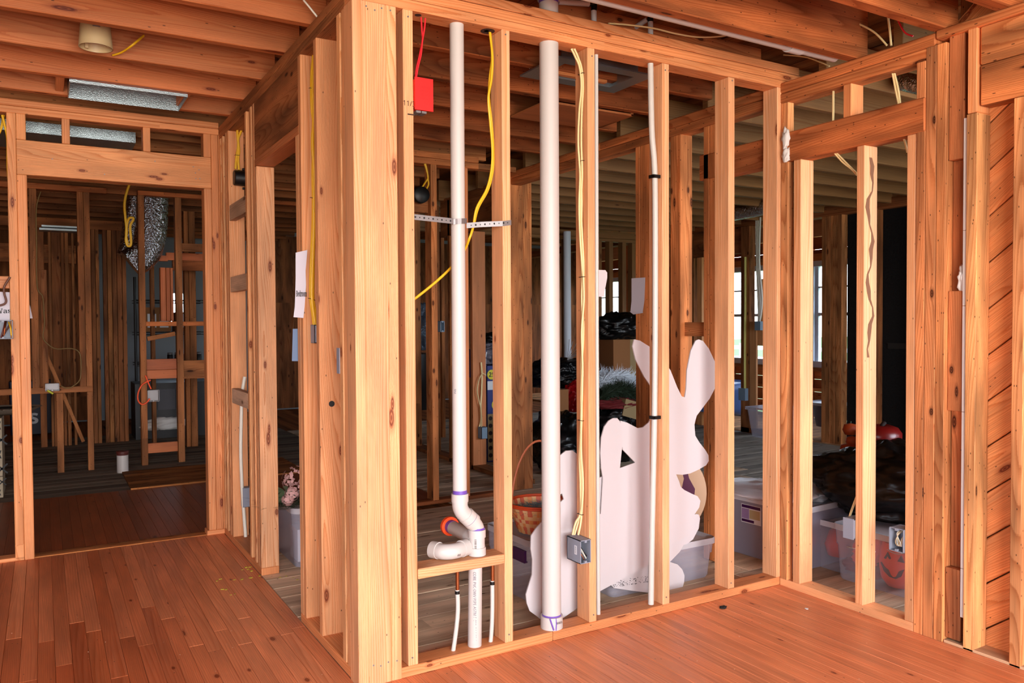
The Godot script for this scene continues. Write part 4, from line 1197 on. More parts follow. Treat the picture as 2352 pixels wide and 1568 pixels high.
	cable(t, "cable", [Vector3(0.0605, 2.4172, -0.64), Vector3(0.0539, 2.3211, -0.64), Vector3(0.0476, 2.2574, -0.64), Vector3(0.052, 2.1683, -0.64), Vector3(0.0494, 2.096, -0.64), Vector3(0.0448, 2.0236, -0.64), Vector3(0.0507, 1.8981, -0.64), Vector3(0.0475, 1.7896, -0.64), Vector3(0.0462, 1.6811, -0.64), Vector3(0.0413, 1.5724, -0.64), Vector3(0.0363, 1.4636, -0.64), Vector3(0.0353, 1.3767, -0.64), Vector3(0.0402, 1.3277, -0.64), Vector3(0.0487, 1.2677, -0.64)], 0.0072, M.yellow, 0.8)
	cable(t, "cable", [Vector3(0.0573, 2.0259, -0.645), Vector3(0.054, 1.8992, -0.645), Vector3(0.0527, 1.7907, -0.645), Vector3(0.0496, 1.6819, -0.645), Vector3(0.0446, 1.5729, -0.645), Vector3(0.0415, 1.464, -0.645), Vector3(0.0404, 1.3769, -0.645), Vector3(0.049, 1.3278, -0.645), Vector3(0.0557, 1.2677, -0.645)], 0.0070, M.yellow, 0.8)
	for q in [Vector3(0.0481, 2.249, -0.642), Vector3(0.0464, 1.797, -0.642), Vector3(0.034, 1.3785, -0.642)]:
		staple(t, q - Vector3(0, 0, 0.006), Vector3(0.013, -0.004, 0), Vector3(0, 0, 0.010))
	t = thing("wiring_box", "grey wiring box on the king stud below the yellow cables", "electrical box", Vector3(0.06, 1.234, -0.64))
	wiring_box(t, Vector3(0.031, 1.196, -0.653), Vector3(0.105, 1.272, -0.600), Vector3(1, 0, 0), M.box)
	t = thing("nail_plate", "small flat grey steel plate on the edge of the corner post", "plate", Vector3(-0.002, 1.1, -0.13))
	st = begin()
	block(st, Vector3(0, 1.0933, -0.2117) + Vector3(-0.0025, 0, 0), Vector3(0, 1.1873, -0.1809) + Vector3(0.0, 0, 0))
	o = put(t, "plate", st.commit(), M.box)
	o.position = -t.position
	# papers on the left wall
	t = thing("paper_sign", "long curling paper sign reading Bedroom stapled to the left wall", "paper", Vector3(-0.02, 1.44, -0.63))
	sheet(t, "paper", [[Vector3(-0.0313, 1.5695, -0.64), Vector3(0.0147, 1.5813, -0.63)], [Vector3(-0.0318, 1.4622, -0.643), Vector3(0.0079, 1.4951, -0.635)], [Vector3(-0.0345, 1.3905, -0.643), Vector3(0.0098, 1.4359, -0.638)], [Vector3(-0.0377, 1.3455, -0.64), Vector3(0.0025, 1.3546, -0.635)], [Vector3(-0.0457, 1.3042, -0.632), Vector3(-0.005, 1.3005, -0.63)]], 0.0006, M.paper)
	words(t, "lettering", "Bedroom", 0.024, Transform3D(Basis(Vector3(0.29, 0.0, 0.045), Vector3(0, 1, 0), Vector3(-0.15, 0, 1).normalized()), Vector3(-0.011, 1.400, -0.632) - t.position), M.ink, true, true)
	t = thing("paper_note", "plain bluish paper hanging behind the jack stud of the left opening", "paper", Vector3(-0.02, 1.19, -0.75))
	sheet(t, "paper", [[Vector3(-0.0177, 1.2552, -0.748), Vector3(0.0327, 1.2566, -0.745)], [Vector3(-0.0205, 1.1811, -0.748), Vector3(0.0318, 1.182, -0.745)], [Vector3(-0.0231, 1.1182, -0.748), Vector3(0.031, 1.1167, -0.745)]], 0.0006, M.paper_blue)

	# papers behind the partition
	t = thing("paper_note", "torn pale pink paper stuck to the third stud", "paper", Vector3(1.05, 1.45, -0.08))
	st = begin()
	slab(st, [Vector2(1.0932, 1.4985), Vector2(1.0817, 1.4817), Vector2(1.0611, 1.45), Vector2(1.0474, 1.4131), Vector2(1.0406, 1.3928), Vector2(1.0904, 1.3861), Vector2(1.1364, 1.3829), Vector2(1.1412, 1.4164), Vector2(1.153, 1.465), Vector2(1.153, 1.4873), Vector2(1.1438, 1.4981)], -0.092, 0.0008)
	o = put(t, "paper", st.commit(), M.paint)
	o.position = -t.position
	t = thing("paper_note", "folded lilac grey paper pinned to the old brown post", "paper", Vector3(2.1, 1.3, -1.0))
	sheet(t, "paper", [[Vector3(2.106, 1.5367, -1.1039), Vector3(2.106, 1.5354, -0.978)], [Vector3(2.104, 1.4038, -1.1019), Vector3(2.104, 1.4007, -0.9838)], [Vector3(2.103, 1.3363, -1.1112), Vector3(2.09, 1.3293, -0.9829)]], 0.0006, M.paper)
	sheet(t, "fold", [[Vector3(2.098, 1.3389, -1.1132), Vector3(2.09, 1.3318, -0.979)], [Vector3(2.095, 1.3202, -1.0728), Vector3(2.085, 1.3279, -0.973)]], 0.0006, M.paper)

	# far bay of the left wall
	t = thing("round_box", "black round ceiling box mounted on the far stud of the left wall", "electrical box", Vector3(0.04, 2.117, -2.12))
	st = begin()
	lathe(st, [Vector2(0.0, 0.06), Vector2(0.041, 0.06), Vector2(0.044, 0.054), Vector2(0.045, 0.0), Vector2(0.047, -0.004), Vector2(0.047, -0.010), Vector2(0.0, -0.010)], 28, Transform3D(Basis(Vector3.BACK, PI / 2), Vector3(0.045, 0.0, 0.0)))
	put(t, "drum", st.commit(), M.black)
	for y in [0.052, -0.058]:
		st = begin()
		lathe(st, [Vector2(0.0, 0.012), Vector2(0.007, 0.012), Vector2(0.007, 0.0), Vector2(0.0, 0.0)], 10, Transform3D(Basis(Vector3.BACK, PI / 2), Vector3(0.045, y, 0.0)))
		put(t, "ear", st.commit(), M.black)
	t = thing("yellow_cable", "looped yellow cable above the black round box", "cable", Vector3(0.05, 2.3, -2.12))
	cable(t, "cable", [Vector3(0.0352, 2.1673, -2.12), Vector3(0.0409, 2.2325, -2.12), Vector3(0.0515, 2.3009, -2.12), Vector3(0.0477, 2.3751, -2.12), Vector3(0.0555, 2.4183, -2.12), Vector3(0.0726, 2.4328, -2.12), Vector3(0.0798, 2.4212, -2.12), Vector3(0.0671, 2.3823, -2.12), Vector3(0.052, 2.3383, -2.12), Vector3(0.056, 2.2764, -2.12), Vector3(0.0505, 2.226, -2.12), Vector3(0.0545, 2.1641, -2.12)], 0.0068, M.yellow, 0.7)
	staple(t, Vector3(0.0445, 2.2463, -2.125), Vector3(0.013, 0, 0), Vector3(0, 0, 0.010))
	t = thing("supply_pipe", "white conduit running down the far bay of the left wall", "pipe", Vector3(0.06, 0.5, -2.11))
	pipe_part(t, "pipe", [Vector3(0.0679, 0.9717, -2.11), Vector3(0.0519, 0.8715, -2.11), Vector3(0.0452, 0.733, -2.11), Vector3(0.04, 0.5313, -2.11), Vector3(0.0446, 0.3283, -2.11), Vector3(0.0525, 0.1877, -2.11), Vector3(0.0603, 0.0417, -2.11)], 0.0095, M.white_cable, true)
	t = thing("wiring_box", "grey wiring box low in the far bay of the left wall", "electrical box", Vector3(0.06, 0.27, -2.12))
	wiring_box(t, Vector3(0.045, 0.216, -2.147), Vector3(0.10, 0.329, -2.095), Vector3(-1, 0, 0), M.box)

	# left of the wide door opening
	t = thing("wiring_box", "grey wiring box with copper coloured wires at the left edge by the hall door", "electrical box", Vector3(-1.12, 1.27, -2.40))
	wiring_box(t, Vector3(-1.1613, 1.2053, -2.44), Vector3(-1.0722, 1.3048, -2.36), Vector3(0, 0, 1), M.box)
	wires(t, [[Vector3(-1.107, 1.2981, -2.4), Vector3(-1.1141, 1.2588, -2.36), Vector3(-1.1246, 1.2151, -2.36), Vector3(-1.1142, 1.2284, -2.4), Vector3(-1.0877, 1.2794, -2.4)], [Vector3(-1.0914, 1.2934, -2.4), Vector3(-1.0828, 1.2655, -2.36), Vector3(-1.0796, 1.2237, -2.36)], [Vector3(-1.1031, 1.2981, -2.4), Vector3(-1.1061, 1.2703, -2.36), Vector3(-1.1128, 1.2242, -2.36)]], 0.004, [solid(Color(0.35, 0.13, 0.09), 0.5), M.yellow, M.copper])
	t = thing("yellow_cable", "yellow cable running down beside the left king stud of the hall door", "cable", Vector3(-1.1, 1.9, -2.42))
	cable(t, "cable", [Vector3(-1.1022, 2.4018, -2.43), Vector3(-1.0932, 2.3543, -2.43), Vector3(-1.0808, 2.2792, -2.43), Vector3(-1.0814, 2.135, -2.43), Vector3(-1.0763, 1.9724, -2.43), Vector3(-1.0772, 1.8089, -2.43), Vector3(-1.0786, 1.6218, -2.43), Vector3(-1.0779, 1.4343, -2.43), Vector3(-1.0802, 1.3028, -2.43)], 0.0062, M.yellow, 0.7)
	cable(t, "cable", [Vector3(-1.097, 2.407, -2.45), Vector3(-1.1059, 2.3455, -2.45), Vector3(-1.1266, 2.292, -2.45), Vector3(-1.1746, 2.222, -2.45)], 0.0062, M.yellow, 0.7)
	cable(t, "brown_cable", [Vector3(-1.0811, 1.5358, -2.4), Vector3(-1.1015, 1.4982, -2.4), Vector3(-1.1098, 1.4748, -2.4), Vector3(-1.1083, 1.4446, -2.4), Vector3(-1.1011, 1.4098, -2.4), Vector3(-1.1093, 1.3912, -2.4), Vector3(-1.1369, 1.3817, -2.4)], 0.0055, solid(Color(0.38, 0.22, 0.15), 0.5))
	t = thing("paper_sign", "paper sign reading Wash behind the wiring box at the left edge", "paper", Vector3(-1.12, 1.4, -2.45))
	sheet(t, "paper", [[Vector3(-1.2069, 1.4607, -2.435), Vector3(-1.0816, 1.4555, -2.435)], [Vector3(-1.2098, 1.3057, -2.435), Vector3(-1.0824, 1.3005, -2.435)]], 0.0006, M.paper)
	words(t, "lettering", "Wash", 0.026, Transform3D(Basis(Vector3.BACK, 0.06), Vector3(-1.1052, 1.3545, -2.432) - t.position), M.ink, true, true)

	# ceiling of the left room
	t = thing("ceiling_box", "beige round ceiling box hanging from a bracket between the left joists", "electrical box", Vector3(-0.72, 2.45, -1.18))
	st = begin()
	lathe(st, [Vector2(0.0, 0.098), Vector2(0.050, 0.098), Vector2(0.058, 0.092), Vector2(0.066, 0.0), Vector2(0.062, 0.0), Vector2(0.054, 0.088), Vector2(0.0, 0.090)], 30)
	put(t, "drum", st.commit(), M.beige)
	st = begin()
	block(st, Vector3(-0.014, 0.07, 0.050), Vector3(0.014, 0.20, 0.066))
	put(t, "bracket", st.commit(), M.steel)
	for a in [0.3, 2.4, 4.0]:
		st = begin()
		block(st, Vector3(cos(a) * 0.05 - 0.006, 0.005, sin(a) * 0.05 - 0.006), Vector3(cos(a) * 0.05 + 0.006, 0.07, sin(a) * 0.05 + 0.006))
		put(t, "screw_lug", st.commit(), M.beige)
	t = thing("yellow_cable", "short yellow cable from the beige ceiling box to the next joist", "cable", Vector3(-0.6, 2.46, -1.2))
	cable(t, "cable", [Vector3(-0.6463, 2.47, -1.315), Vector3(-0.612, 2.48, -1.284), Vector3(-0.5737, 2.5, -1.221), Vector3(-0.5255, 2.56, -1.2592)], 0.0058, M.yellow, 0.7)
	t = thing("white_cable", "thin white cable above the left wall near the ceiling joist", "cable", Vector3(-0.1, 2.5, -0.4))
	cable(t, "cable", [Vector3(-0.049, 2.52, -0.4222), Vector3(-0.0203, 2.5, -0.4347), Vector3(0.0152, 2.47, -0.4453)], 0.004, M.white_cable)
	t = thing("duct_boot", "open galvanized duct boot set between the left ceiling joists", "duct", Vector3(-0.54, 2.46, -1.9))
	for b in [[-0.80, 2.452, -1.783, -0.27, 2.484, -1.780], [-0.80, 2.452, -2.098, -0.27, 2.655, -2.092], [-0.803, 2.452, -2.095, -0.80, 2.655, -1.781], [-0.27, 2.452, -2.095, -0.267, 2.655, -1.781], [-0.80, 2.64, -2.095, -0.27, 2.652, -1.781]]:
		st = begin()
		block(st, Vector3(b[0], b[1], b[2]), Vector3(b[3], b[4], b[5]))
		o = put(t, "sheet", st.commit(), M.galvanized)
		o.position = -t.position
	for x in [-0.84, -0.262]:
		o = put(t, "wood_cleat", wood_mesh(Vector3(0.038, 0.15, 0.31), ORANGE, 0.002), M.straight)
		o.position = Vector3(x, 2.555, -1.938) - t.position
	t = thing("duct_run", "flat galvanized duct seen through the gaps above the hall door header", "duct", Vector3(-0.7, 2.44, -3.0))
	st = begin()
	block(st, Vector3(-1.35, 2.40, -3.32), Vector3(-0.42, 2.464, -2.80))
	o = put(t, "sheet", st.commit(), M.galvanized)
	o.position = -t.position
	t = thing("duct_boot", "galvanized duct boot frame under the bathroom ceiling joists", "duct", Vector3(1.32, 2.46, -0.46))
	for b in [[1.04, 2.445, -0.62, 1.60, 2.452, -0.55], [1.04, 2.445, -0.36, 1.60, 2.452, -0.30], [1.04, 2.445, -0.55, 1.12, 2.452, -0.36], [1.52, 2.445, -0.55, 1.60, 2.452, -0.36], [1.10, 2.452, -0.56, 1.54, 2.62, -0.552], [1.10, 2.452, -0.362, 1.54, 2.62, -0.354], [1.535, 2.452, -0.55, 1.543, 2.62, -0.36]]:
		st = begin()
		block(st, Vector3(b[0], b[1], b[2]), Vector3(b[3], b[4], b[5]))
		o = put(t, "sheet", st.commit(), M.galvanized)
		o.position = -t.position
	o = put(t, "wood_cleat", wood_mesh(Vector3(0.36, 0.035, 0.03), Color(0.8, 0.62, 0.42), 0.002), M.straight)
	o.position = Vector3(1.30, 2.47, -0.53) - t.position
	t = thing("plywood_soffit", "plywood soffit board between the bathroom joists behind the cream cables", "board", Vector3(1.55, 2.45, -1.15))
	lumber(t, "panel", Vector3(1.40, 2.452, -1.32), Vector3(2.0, 2.464, -0.95), "straight", Color(0.66, 0.46, 0.33))
	lumber(t, "lip", Vector3(1.98, 2.452, -1.32), Vector3(2.0, 2.56, -0.95), "old", DIM)
	# foil ducts overhead
	for d in [["foil wrapped duct above the bathroom door of the back room", [Vector3(2.3176, 2.7526, -2.9), Vector3(2.5025, 2.7591, -2.9), Vector3(2.7358, 2.7489, -2.9)], 0.09], ["small foil duct end seen right of the cream cables", [Vector3(2.6963, 2.7452, -2.2), Vector3(2.8359, 2.7421, -2.2), Vector3(3.1941, 2.8335, -2.5)], 0.035], ["copper tinted foil duct in the ceiling void above the partition", [Vector3(1.7293, 2.7329, -0.4), Vector3(1.9203, 2.752, -0.42), Vector3(2.2159, 2.7746, -0.44)], 0.07], ["foil duct over the right wall's header", [Vector3(2.75, 2.5427, 0.0086), Vector3(2.75, 2.471, 0.1792), Vector3(2.75, 2.3862, 0.3601)], 0.045], ["foil duct under the joists of the back room's far corner", [Vector3(5.2, 2.3744, -3.422), Vector3(5.2, 2.3803, -3.0649), Vector3(5.2, 2.3962, -2.8141)], 0.07], ["crumpled foil duct over the bathroom behind the vent pipe", [Vector3(1.1982, 2.5805, -0.75), Vector3(1.3955, 2.6298, -0.75), Vector3(1.7321, 2.643, -0.75)], 0.055]]:
		t = thing("foil_duct", d[0], "duct", d[1][1])
		st = begin()
		tube(st, smooth_path(d[1], 8), d[2], 22)
		o = put(t, "sleeve", st.commit(), M.foil)
		o.position = -t.position

	# cables over and through the right wall
	t = thing("cream_cable", "flat cream cable dropping through the left gap over the red brown header", "cable", Vector3(2.15, 2.2, 0.3))
	cable(t, "cable", [Vector3(2.17, 2.56, -0.0258), Vector3(2.17, 2.5129, 0.1017), Vector3(2.165, 2.4626, 0.1908), Vector3(2.16, 2.4298, 0.2418)], 0.0048, M.cream, 0.7)
	cable(t, "cable", [Vector3(2.16, 2.3381, 0.263), Vector3(2.16, 2.2521, 0.2634), Vector3(2.16, 2.1663, 0.2626)], 0.0062, M.cream, 0.7)
	cable(t, "cable", [Vector3(2.16, 2.0316, 0.2713), Vector3(2.17, 1.9875, 0.3049), Vector3(2.18, 1.951, 0.3423), Vector3(2.19, 1.9214, 0.3638)], 0.0052, M.cream, 0.7)
	cable(t, "cable", [Vector3(2.165, 2.0306, 0.2789), Vector3(2.175, 1.9789, 0.3236), Vector3(2.19, 1.9291, 0.3638)], 0.0052, M.cream, 0.7)
	t = thing("cream_cable", "two cream cables passing down over the right end of the header", "cable", Vector3(2.15, 2.3, 0.6))
	cable(t, "cable", [Vector3(2.12, 2.6373, 0.2833), Vector3(2.14, 2.5882, 0.3687), Vector3(2.15, 2.5132, 0.4682), Vector3(2.16, 2.4381, 0.5272)], 0.0058, M.cream, 0.7)
	cable(t, "cable", [Vector3(2.16, 2.5798, 0.5283), Vector3(2.16, 2.5055, 0.5388), Vector3(2.16, 2.4302, 0.5473)], 0.0058, M.cream, 0.7)
	cable(t, "cable", [Vector3(2.16, 2.3447, 0.5478), Vector3(2.16, 2.2527, 0.5662), Vector3(2.16, 2.1705, 0.5844)], 0.0054, M.cream, 0.7)
	cable(t, "cable", [Vector3(2.165, 2.3448, 0.5504), Vector3(2.165, 2.2513, 0.5747), Vector3(2.165, 2.1742, 0.587)], 0.0054, M.cream, 0.7)
	cable(t, "cable", [Vector3(2.17, 2.0331, 0.6002), Vector3(2.18, 2.0028, 0.6036), Vector3(2.19, 1.9769, 0.603)], 0.0050, M.cream, 0.7)
	t = thing("red_cable", "single thin red wire hanging at the top right above the right wall", "cable", Vector3(2.15, 2.5, 0.6))
	cable(t, "wire", [Vector3(2.16, 2.5612, 0.5623), Vector3(2.16, 2.5023, 0.5882), Vector3(2.16, 2.4626, 0.6118), Vector3(2.16, 2.44, 0.6444)], 0.0035, M.red_wire)
	t = thing("cream_cable", "long cream cable sagging above the partition's top plate", "cable", Vector3(1.6, 2.5, 0.0))
	cable(t, "cable", [Vector3(1.1094, 2.5132, -0.02), Vector3(1.2056, 2.5254, -0.02), Vector3(1.348, 2.5366, -0.02), Vector3(1.4715, 2.5363, -0.02), Vector3(1.5995, 2.5436, -0.02), Vector3(1.7324, 2.5689, -0.02), Vector3(1.8424, 2.6021, -0.02), Vector3(1.9328, 2.6282, -0.02)], 0.0052, M.cream, 0.7)
	for k in 2:
		t = thing("wiring_box", ["plain grey wiring box on the near side of the middle infill stud", "grey wiring box with coiled cream wires beside the light infill stud"][k], "electrical box", [Vector3(2.15, 0.36, 0.39), Vector3(2.15, 0.36, 0.61)][k])
		if k == 0:
			wiring_box(t, Vector3(2.112, 0.318, 0.362), Vector3(2.19, 0.405, 0.4145), Vector3(-1, 0, 0), M.box)
			st = begin()
			block(st, Vector3(2.108, 0.316, 0.362), Vector3(2.112, 0.407, 0.4145))
			o = put(t, "cover", st.commit(), M.box)
			o.position = -t.position
		else:
			wiring_box(t, Vector3(2.112, 0.314, 0.582), Vector3(2.19, 0.412, 0.6475), Vector3(-1, 0, 0), M.box)
			var w := []
			for j in 4:
				w.append([Vector3(2.16, 0.405, 0.635 - j * 0.004), Vector3(2.125, 0.39, 0.622 - j * 0.004), Vector3(2.12, 0.355, 0.606 + j * 0.007), Vector3(2.122, 0.338, 0.617 + j * 0.005), Vector3(2.13, 0.37, 0.628 + j * 0.002), Vector3(2.15, 0.395, 0.635)])
			wires(t, w, 0.0016, [M.beige, M.white_cable])
	t = thing("cream_cable", "cream cable rising from the plain grey box behind the middle infill stud", "cable", Vector3(2.16, 0.45, 0.40))
	cable(t, "cable", [Vector3(2.17, 0.3747, 0.3419), Vector3(2.17, 0.4274, 0.3595), Vector3(2.17, 0.4844, 0.3813), Vector3(2.17, 0.5365, 0.4008)], 0.0062, M.cream, 0.7)

# ---------- white cutout boards ----------
func board(label: String, outline: Array, z: float, called := "cutout_board", per := 1) -> Node3D:
	var st := begin()
	var pts: Array = smooth_outline(outline, per) if per > 1 else outline
	var lo := Vector2(1e9, 1e9)
	for p in pts:
		lo = lo.min(p)
	slab(st, pts, 0.0, 0.006)
	var o := put(self, called, st.commit(), M.paint)
	o.position = Vector3(0, 0, z)
	tag(o, label, "cutout board", "white cutout boards")
	return o

func build_cutouts():
	board("large white rabbit shaped cutout board with two tall ears", [Vector2(1.1871, 0.0745), Vector2(1.1844, 0.5824), Vector2(1.2158, 0.5928), Vector2(1.3016, 0.6156), Vector2(1.3922, 0.6327), Vector2(1.3193, 0.699), Vector2(1.3121, 0.7628), Vector2(1.3073, 0.8303), Vector2(1.3447, 0.8198), Vector2(1.4079, 0.7895), Vector2(1.4387, 0.7912), Vector2(1.4723, 0.811), Vector2(1.4933, 0.8399), Vector2(1.5065, 0.8999), Vector2(1.4961, 0.9652), Vector2(1.447, 1.0237), Vector2(1.396, 1.1053), Vector2(1.3784, 1.1654), Vector2(1.3886, 1.1969), Vector2(1.4217, 1.1904), Vector2(1.4835, 1.1592), Vector2(1.5517, 1.1111), Vector2(1.605, 1.0482), Vector2(1.6482, 0.9641), Vector2(1.6755, 0.9214), Vector2(1.6948, 0.9163), Vector2(1.7031, 0.9553), Vector2(1.7087, 1.0445), Vector2(1.7337, 1.1374), Vector2(1.7645, 1.1847), Vector2(1.7842, 1.1907), Vector2(1.8125, 1.1818), Vector2(1.8496, 1.1453), Vector2(1.89, 1.0806), Vector2(1.9046, 1.0162), Vector2(1.893, 0.9527), Vector2(1.8554, 0.9014), Vector2(1.8125, 0.8615), Vector2(1.77, 0.822), Vector2(1.7559, 0.781), Vector2(1.7615, 0.7281), Vector2(1.7869, 0.6945), Vector2(1.8267, 0.6531), Vector2(1.8468, 0.6258), Vector2(1.8497, 0.5979), Vector2(1.8324, 0.5783), Vector2(1.784, 0.5618), Vector2(1.7278, 0.5485), Vector2(1.6806, 0.5471), Vector2(1.6395, 0.5533), Vector2(1.6586, 0.5182), Vector2(1.6696, 0.4899), Vector2(1.6916, 0.4729), Vector2(1.7417, 0.4483), Vector2(1.7755, 0.4339), Vector2(1.7953, 0.4083), Vector2(1.7868, 0.3776), Vector2(1.7585, 0.3494), Vector2(1.75, 0.3189), Vector2(1.7557, 0.2949), Vector2(1.7388, 0.2698), Vector2(1.736, 0.2512), Vector2(1.6174, 0.2244), Vector2(1.6065, 0.1722), Vector2(1.4709, 0.1483)], -0.20)
	board("tall narrow white rounded board standing before the rabbit's back", [Vector2(1.1994, 0.5828), Vector2(1.19, 0.6284), Vector2(1.1854, 0.6966), Vector2(1.1905, 0.764), Vector2(1.2075, 0.8112), Vector2(1.2318, 0.8367), Vector2(1.2561, 0.8467), Vector2(1.2806, 0.8451), Vector2(1.2954, 0.8284), Vector2(1.3101, 0.794), Vector2(1.3124, 0.7445), Vector2(1.3023, 0.6765), Vector2(1.2947, 0.6181), Vector2(1.3143, 0.5471), Vector2(1.3338, 0.4061), Vector2(1.1868, 0.4249)], -0.188)
	board("white curved board standing behind the thick vent pipe", [Vector2(0.8572, 0.4549), Vector2(0.8834, 0.4808), Vector2(0.9142, 0.5009), Vector2(0.9564, 0.5273), Vector2(0.9476, 0.5524), Vector2(0.9122, 0.5417), Vector2(0.9016, 0.6183), Vector2(0.913, 0.6907), Vector2(0.9396, 0.7158), Vector2(0.9685, 0.7318), Vector2(1.0022, 0.7307), Vector2(1.0247, 0.7138), Vector2(1.0382, 0.6789), Vector2(1.0353, 0.0529), Vector2(0.927, 0.0118), Vector2(0.8895, 0.0081), Vector2(0.8547, 0.0224), Vector2(0.8225, 0.0507), Vector2(0.7843, 0.0818), Vector2(0.7697, 0.1172), Vector2(0.7657, 0.1542), Vector2(0.7958, 0.2306), Vector2(0.7984, 0.2938), Vector2(0.7902, 0.3405), Vector2(0.7926, 0.3945), Vector2(0.814, 0.4188)], -0.14)
	board("white wavy edged board at the rabbit's lower right", [Vector2(1.6308, 0.2168), Vector2(1.5101, 0.2551), Vector2(1.5098, 0.1012), Vector2(1.6171, 0.1376), Vector2(1.6775, 0.1763), Vector2(1.6997, 0.2046), Vector2(1.722, 0.2055), Vector2(1.7613, 0.223), Vector2(1.7982, 0.271), Vector2(1.8068, 0.3188), Vector2(1.7983, 0.3391), Vector2(1.7784, 0.3438), Vector2(1.7276, 0.3292)], -0.215)
	board("white rounded foot board on the floor below the rabbit", [Vector2(1.4968, 0.0072), Vector2(1.4971, 0.1544), Vector2(1.5929, 0.1432), Vector2(1.6309, 0.1289), Vector2(1.6719, 0.1119), Vector2(1.7024, 0.0818), Vector2(1.7163, 0.05), Vector2(1.7135, 0.0189), Vector2(1.6967, -0.0203), Vector2(1.658, -0.0259)], -0.226)
	var o := board("white board with black mildew specks under the rabbit", [Vector2(1.2781, 0.0779), Vector2(1.3714, 0.1124), Vector2(1.5278, 0.1443), Vector2(1.5275, -0.0047), Vector2(1.3968, 0.0309), Vector2(1.2955, 0.0609)], -0.236)
	var r := RandomNumberGenerator.new()
	r.seed = 4
	var st := begin()
	for k in 130:
		var p: Vector2 = ([Vector2(1.287, 0.0715)])[0] + Vector2(r.randf() * 0.24, 0.0)
		p.y += -0.004 + pow(r.randf(), 2.0) * 0.03 - p.x * 0.0 - (p.x - 1.25) * 0.05
		var s := r.randf_range(0.0008, 0.0022)
		quad(st, Vector3(p.x - s, p.y - s, 0.0004), Vector3(p.x + s, p.y - s, 0.0004), Vector3(p.x + s, p.y + s, 0.0004), Vector3(p.x - s, p.y + s, 0.0004), Vector3.BACK)
	var m := put(o, "mildew", st.commit(), M.ink)
	m.set_meta("kind", "stuff")
# ---------- storage tubs ----------
func tub(label: String, at: Vector3, w: float, h: float, d: float, turn: float, mat: Material, lid_mat: Material, called := "storage_tub", group := "") -> Node3D:
	var t := thing(called, label, "storage tub", at, group)
	t.rotation.y = turn
	var st := begin()
	loft(st, [[0.0, w * 0.44, d * 0.44, 0.03], [0.012, w * 0.455, d * 0.455, 0.035], [h * 0.62, w * 0.475, d * 0.475, 0.04], [h * 0.63, w * 0.484, d * 0.484, 0.04], [h - 0.02, w * 0.492, d * 0.492, 0.04]])
	put(t, "body", st.commit(), mat)
	st = begin()
	loft(st, [[h - 0.028, w * 0.505, d * 0.505, 0.045], [h - 0.004, w * 0.505, d * 0.505, 0.045], [h, w * 0.498, d * 0.498, 0.043], [h - 0.001, w * 0.46, d * 0.46, 0.04], [h - 0.012, w * 0.455, d * 0.455, 0.04]], true, true)
	put(t, "lid", st.commit(), lid_mat)
	return t

func latch(t: Node3D, at: Vector3, size: Vector3, mat: Material):
	var st := begin()
	block(st, at - size / 2, at + size / 2)
	block(st, at + Vector3(-size.x / 2, -size.y * 0.62, -size.z / 2), at + Vector3(size.x / 2 + 0.006, -size.y * 0.45, size.z / 2))
	put(t, "latch", st.commit(), mat)

func scatter(parent: Node3D, called: String, mesh: Mesh, mat: Material, xforms: Array) -> MultiMeshInstance3D:
	var mm := MultiMesh.new()
	mm.transform_format = MultiMesh.TRANSFORM_3D
	mm.mesh = mesh
	mm.instance_count = xforms.size()
	for i in xforms.size():
		mm.set_instance_transform(i, xforms[i])
	var o := MultiMeshInstance3D.new()
	o.name = called
	o.multimesh = mm
	o.material_override = mat
	parent.add_child(o, true)
	o.set_meta("kind", "stuff")
	return o

func blade(len: float, wide: float) -> ArrayMesh:
	var st := begin()
	var a := Vector3(-wide, 0, 0)
	var b := Vector3(wide, 0, 0)
	var c := Vector3(0, 0, wide)
	var tip := Vector3(0, len, 0)
	for q in [[a, b], [b, c], [c, a]]:
		tri(st, q[0], q[1], tip, ((q[0] + q[1]) / 2.0 - Vector3(0, 0, wide / 3)).normalized())
	return st.commit()

func leaf_mesh(len: float, wide: float) -> ArrayMesh:
	var st := begin()
	var n := 6
	for i in n:
		for s in [-1.0, 1.0]:
			var v := []
			for j in [i, i + 1]:
				var f := float(j) / n
				v.append([Vector3(0, f * len, -0.25 * len * f * f), Vector3(s * wide * sin(PI * pow(f, 0.8)), f * len, -0.25 * len * f * f + 0.12 * wide)])
			quad(st, v[0][0], v[0][1], v[1][1], v[1][0], Vector3(-s * 0.2, 0.2, 1).normalized())
			quad(st, v[0][0] - Vector3(0, 0, 0.0008), v[0][1] - Vector3(0, 0, 0.0008), v[1][1] - Vector3(0, 0, 0.0008), v[1][0] - Vector3(0, 0, 0.0008), Vector3(0, 0, -1))
	return st.commit()

func aimed(at: Vector3, dir: Vector3, r: RandomNumberGenerator, size := 1.0) -> Transform3D:
	var y := dir.normalized()
	var x := y.cross(Vector3(r.randf() - 0.5, r.randf() - 0.5, r.randf() - 0.5)).normalized()
	return Transform3D(Basis(x, y, x.cross(y)) * size, at)

func bag(called: String, label: String, at: Vector3, radii: Vector3, seed_: int, mat: Material, turn := 0.0) -> MeshInstance3D:
	var o := put(self, called, lump(radii, seed_, 0.16, 0.11), mat)
	o.position = at
	o.rotation.y = turn
	tag(o, label, "bag")
	return o

func carton(parent: Node3D, called: String, size: Vector3, mat: Material) -> MeshInstance3D:
	var st := begin()
	loft(st, [[0.0, size.x / 2, size.z / 2, 0.003], [size.y, size.x / 2, size.z / 2, 0.003]], true, true)
	return put(parent, called, st.commit(), mat)

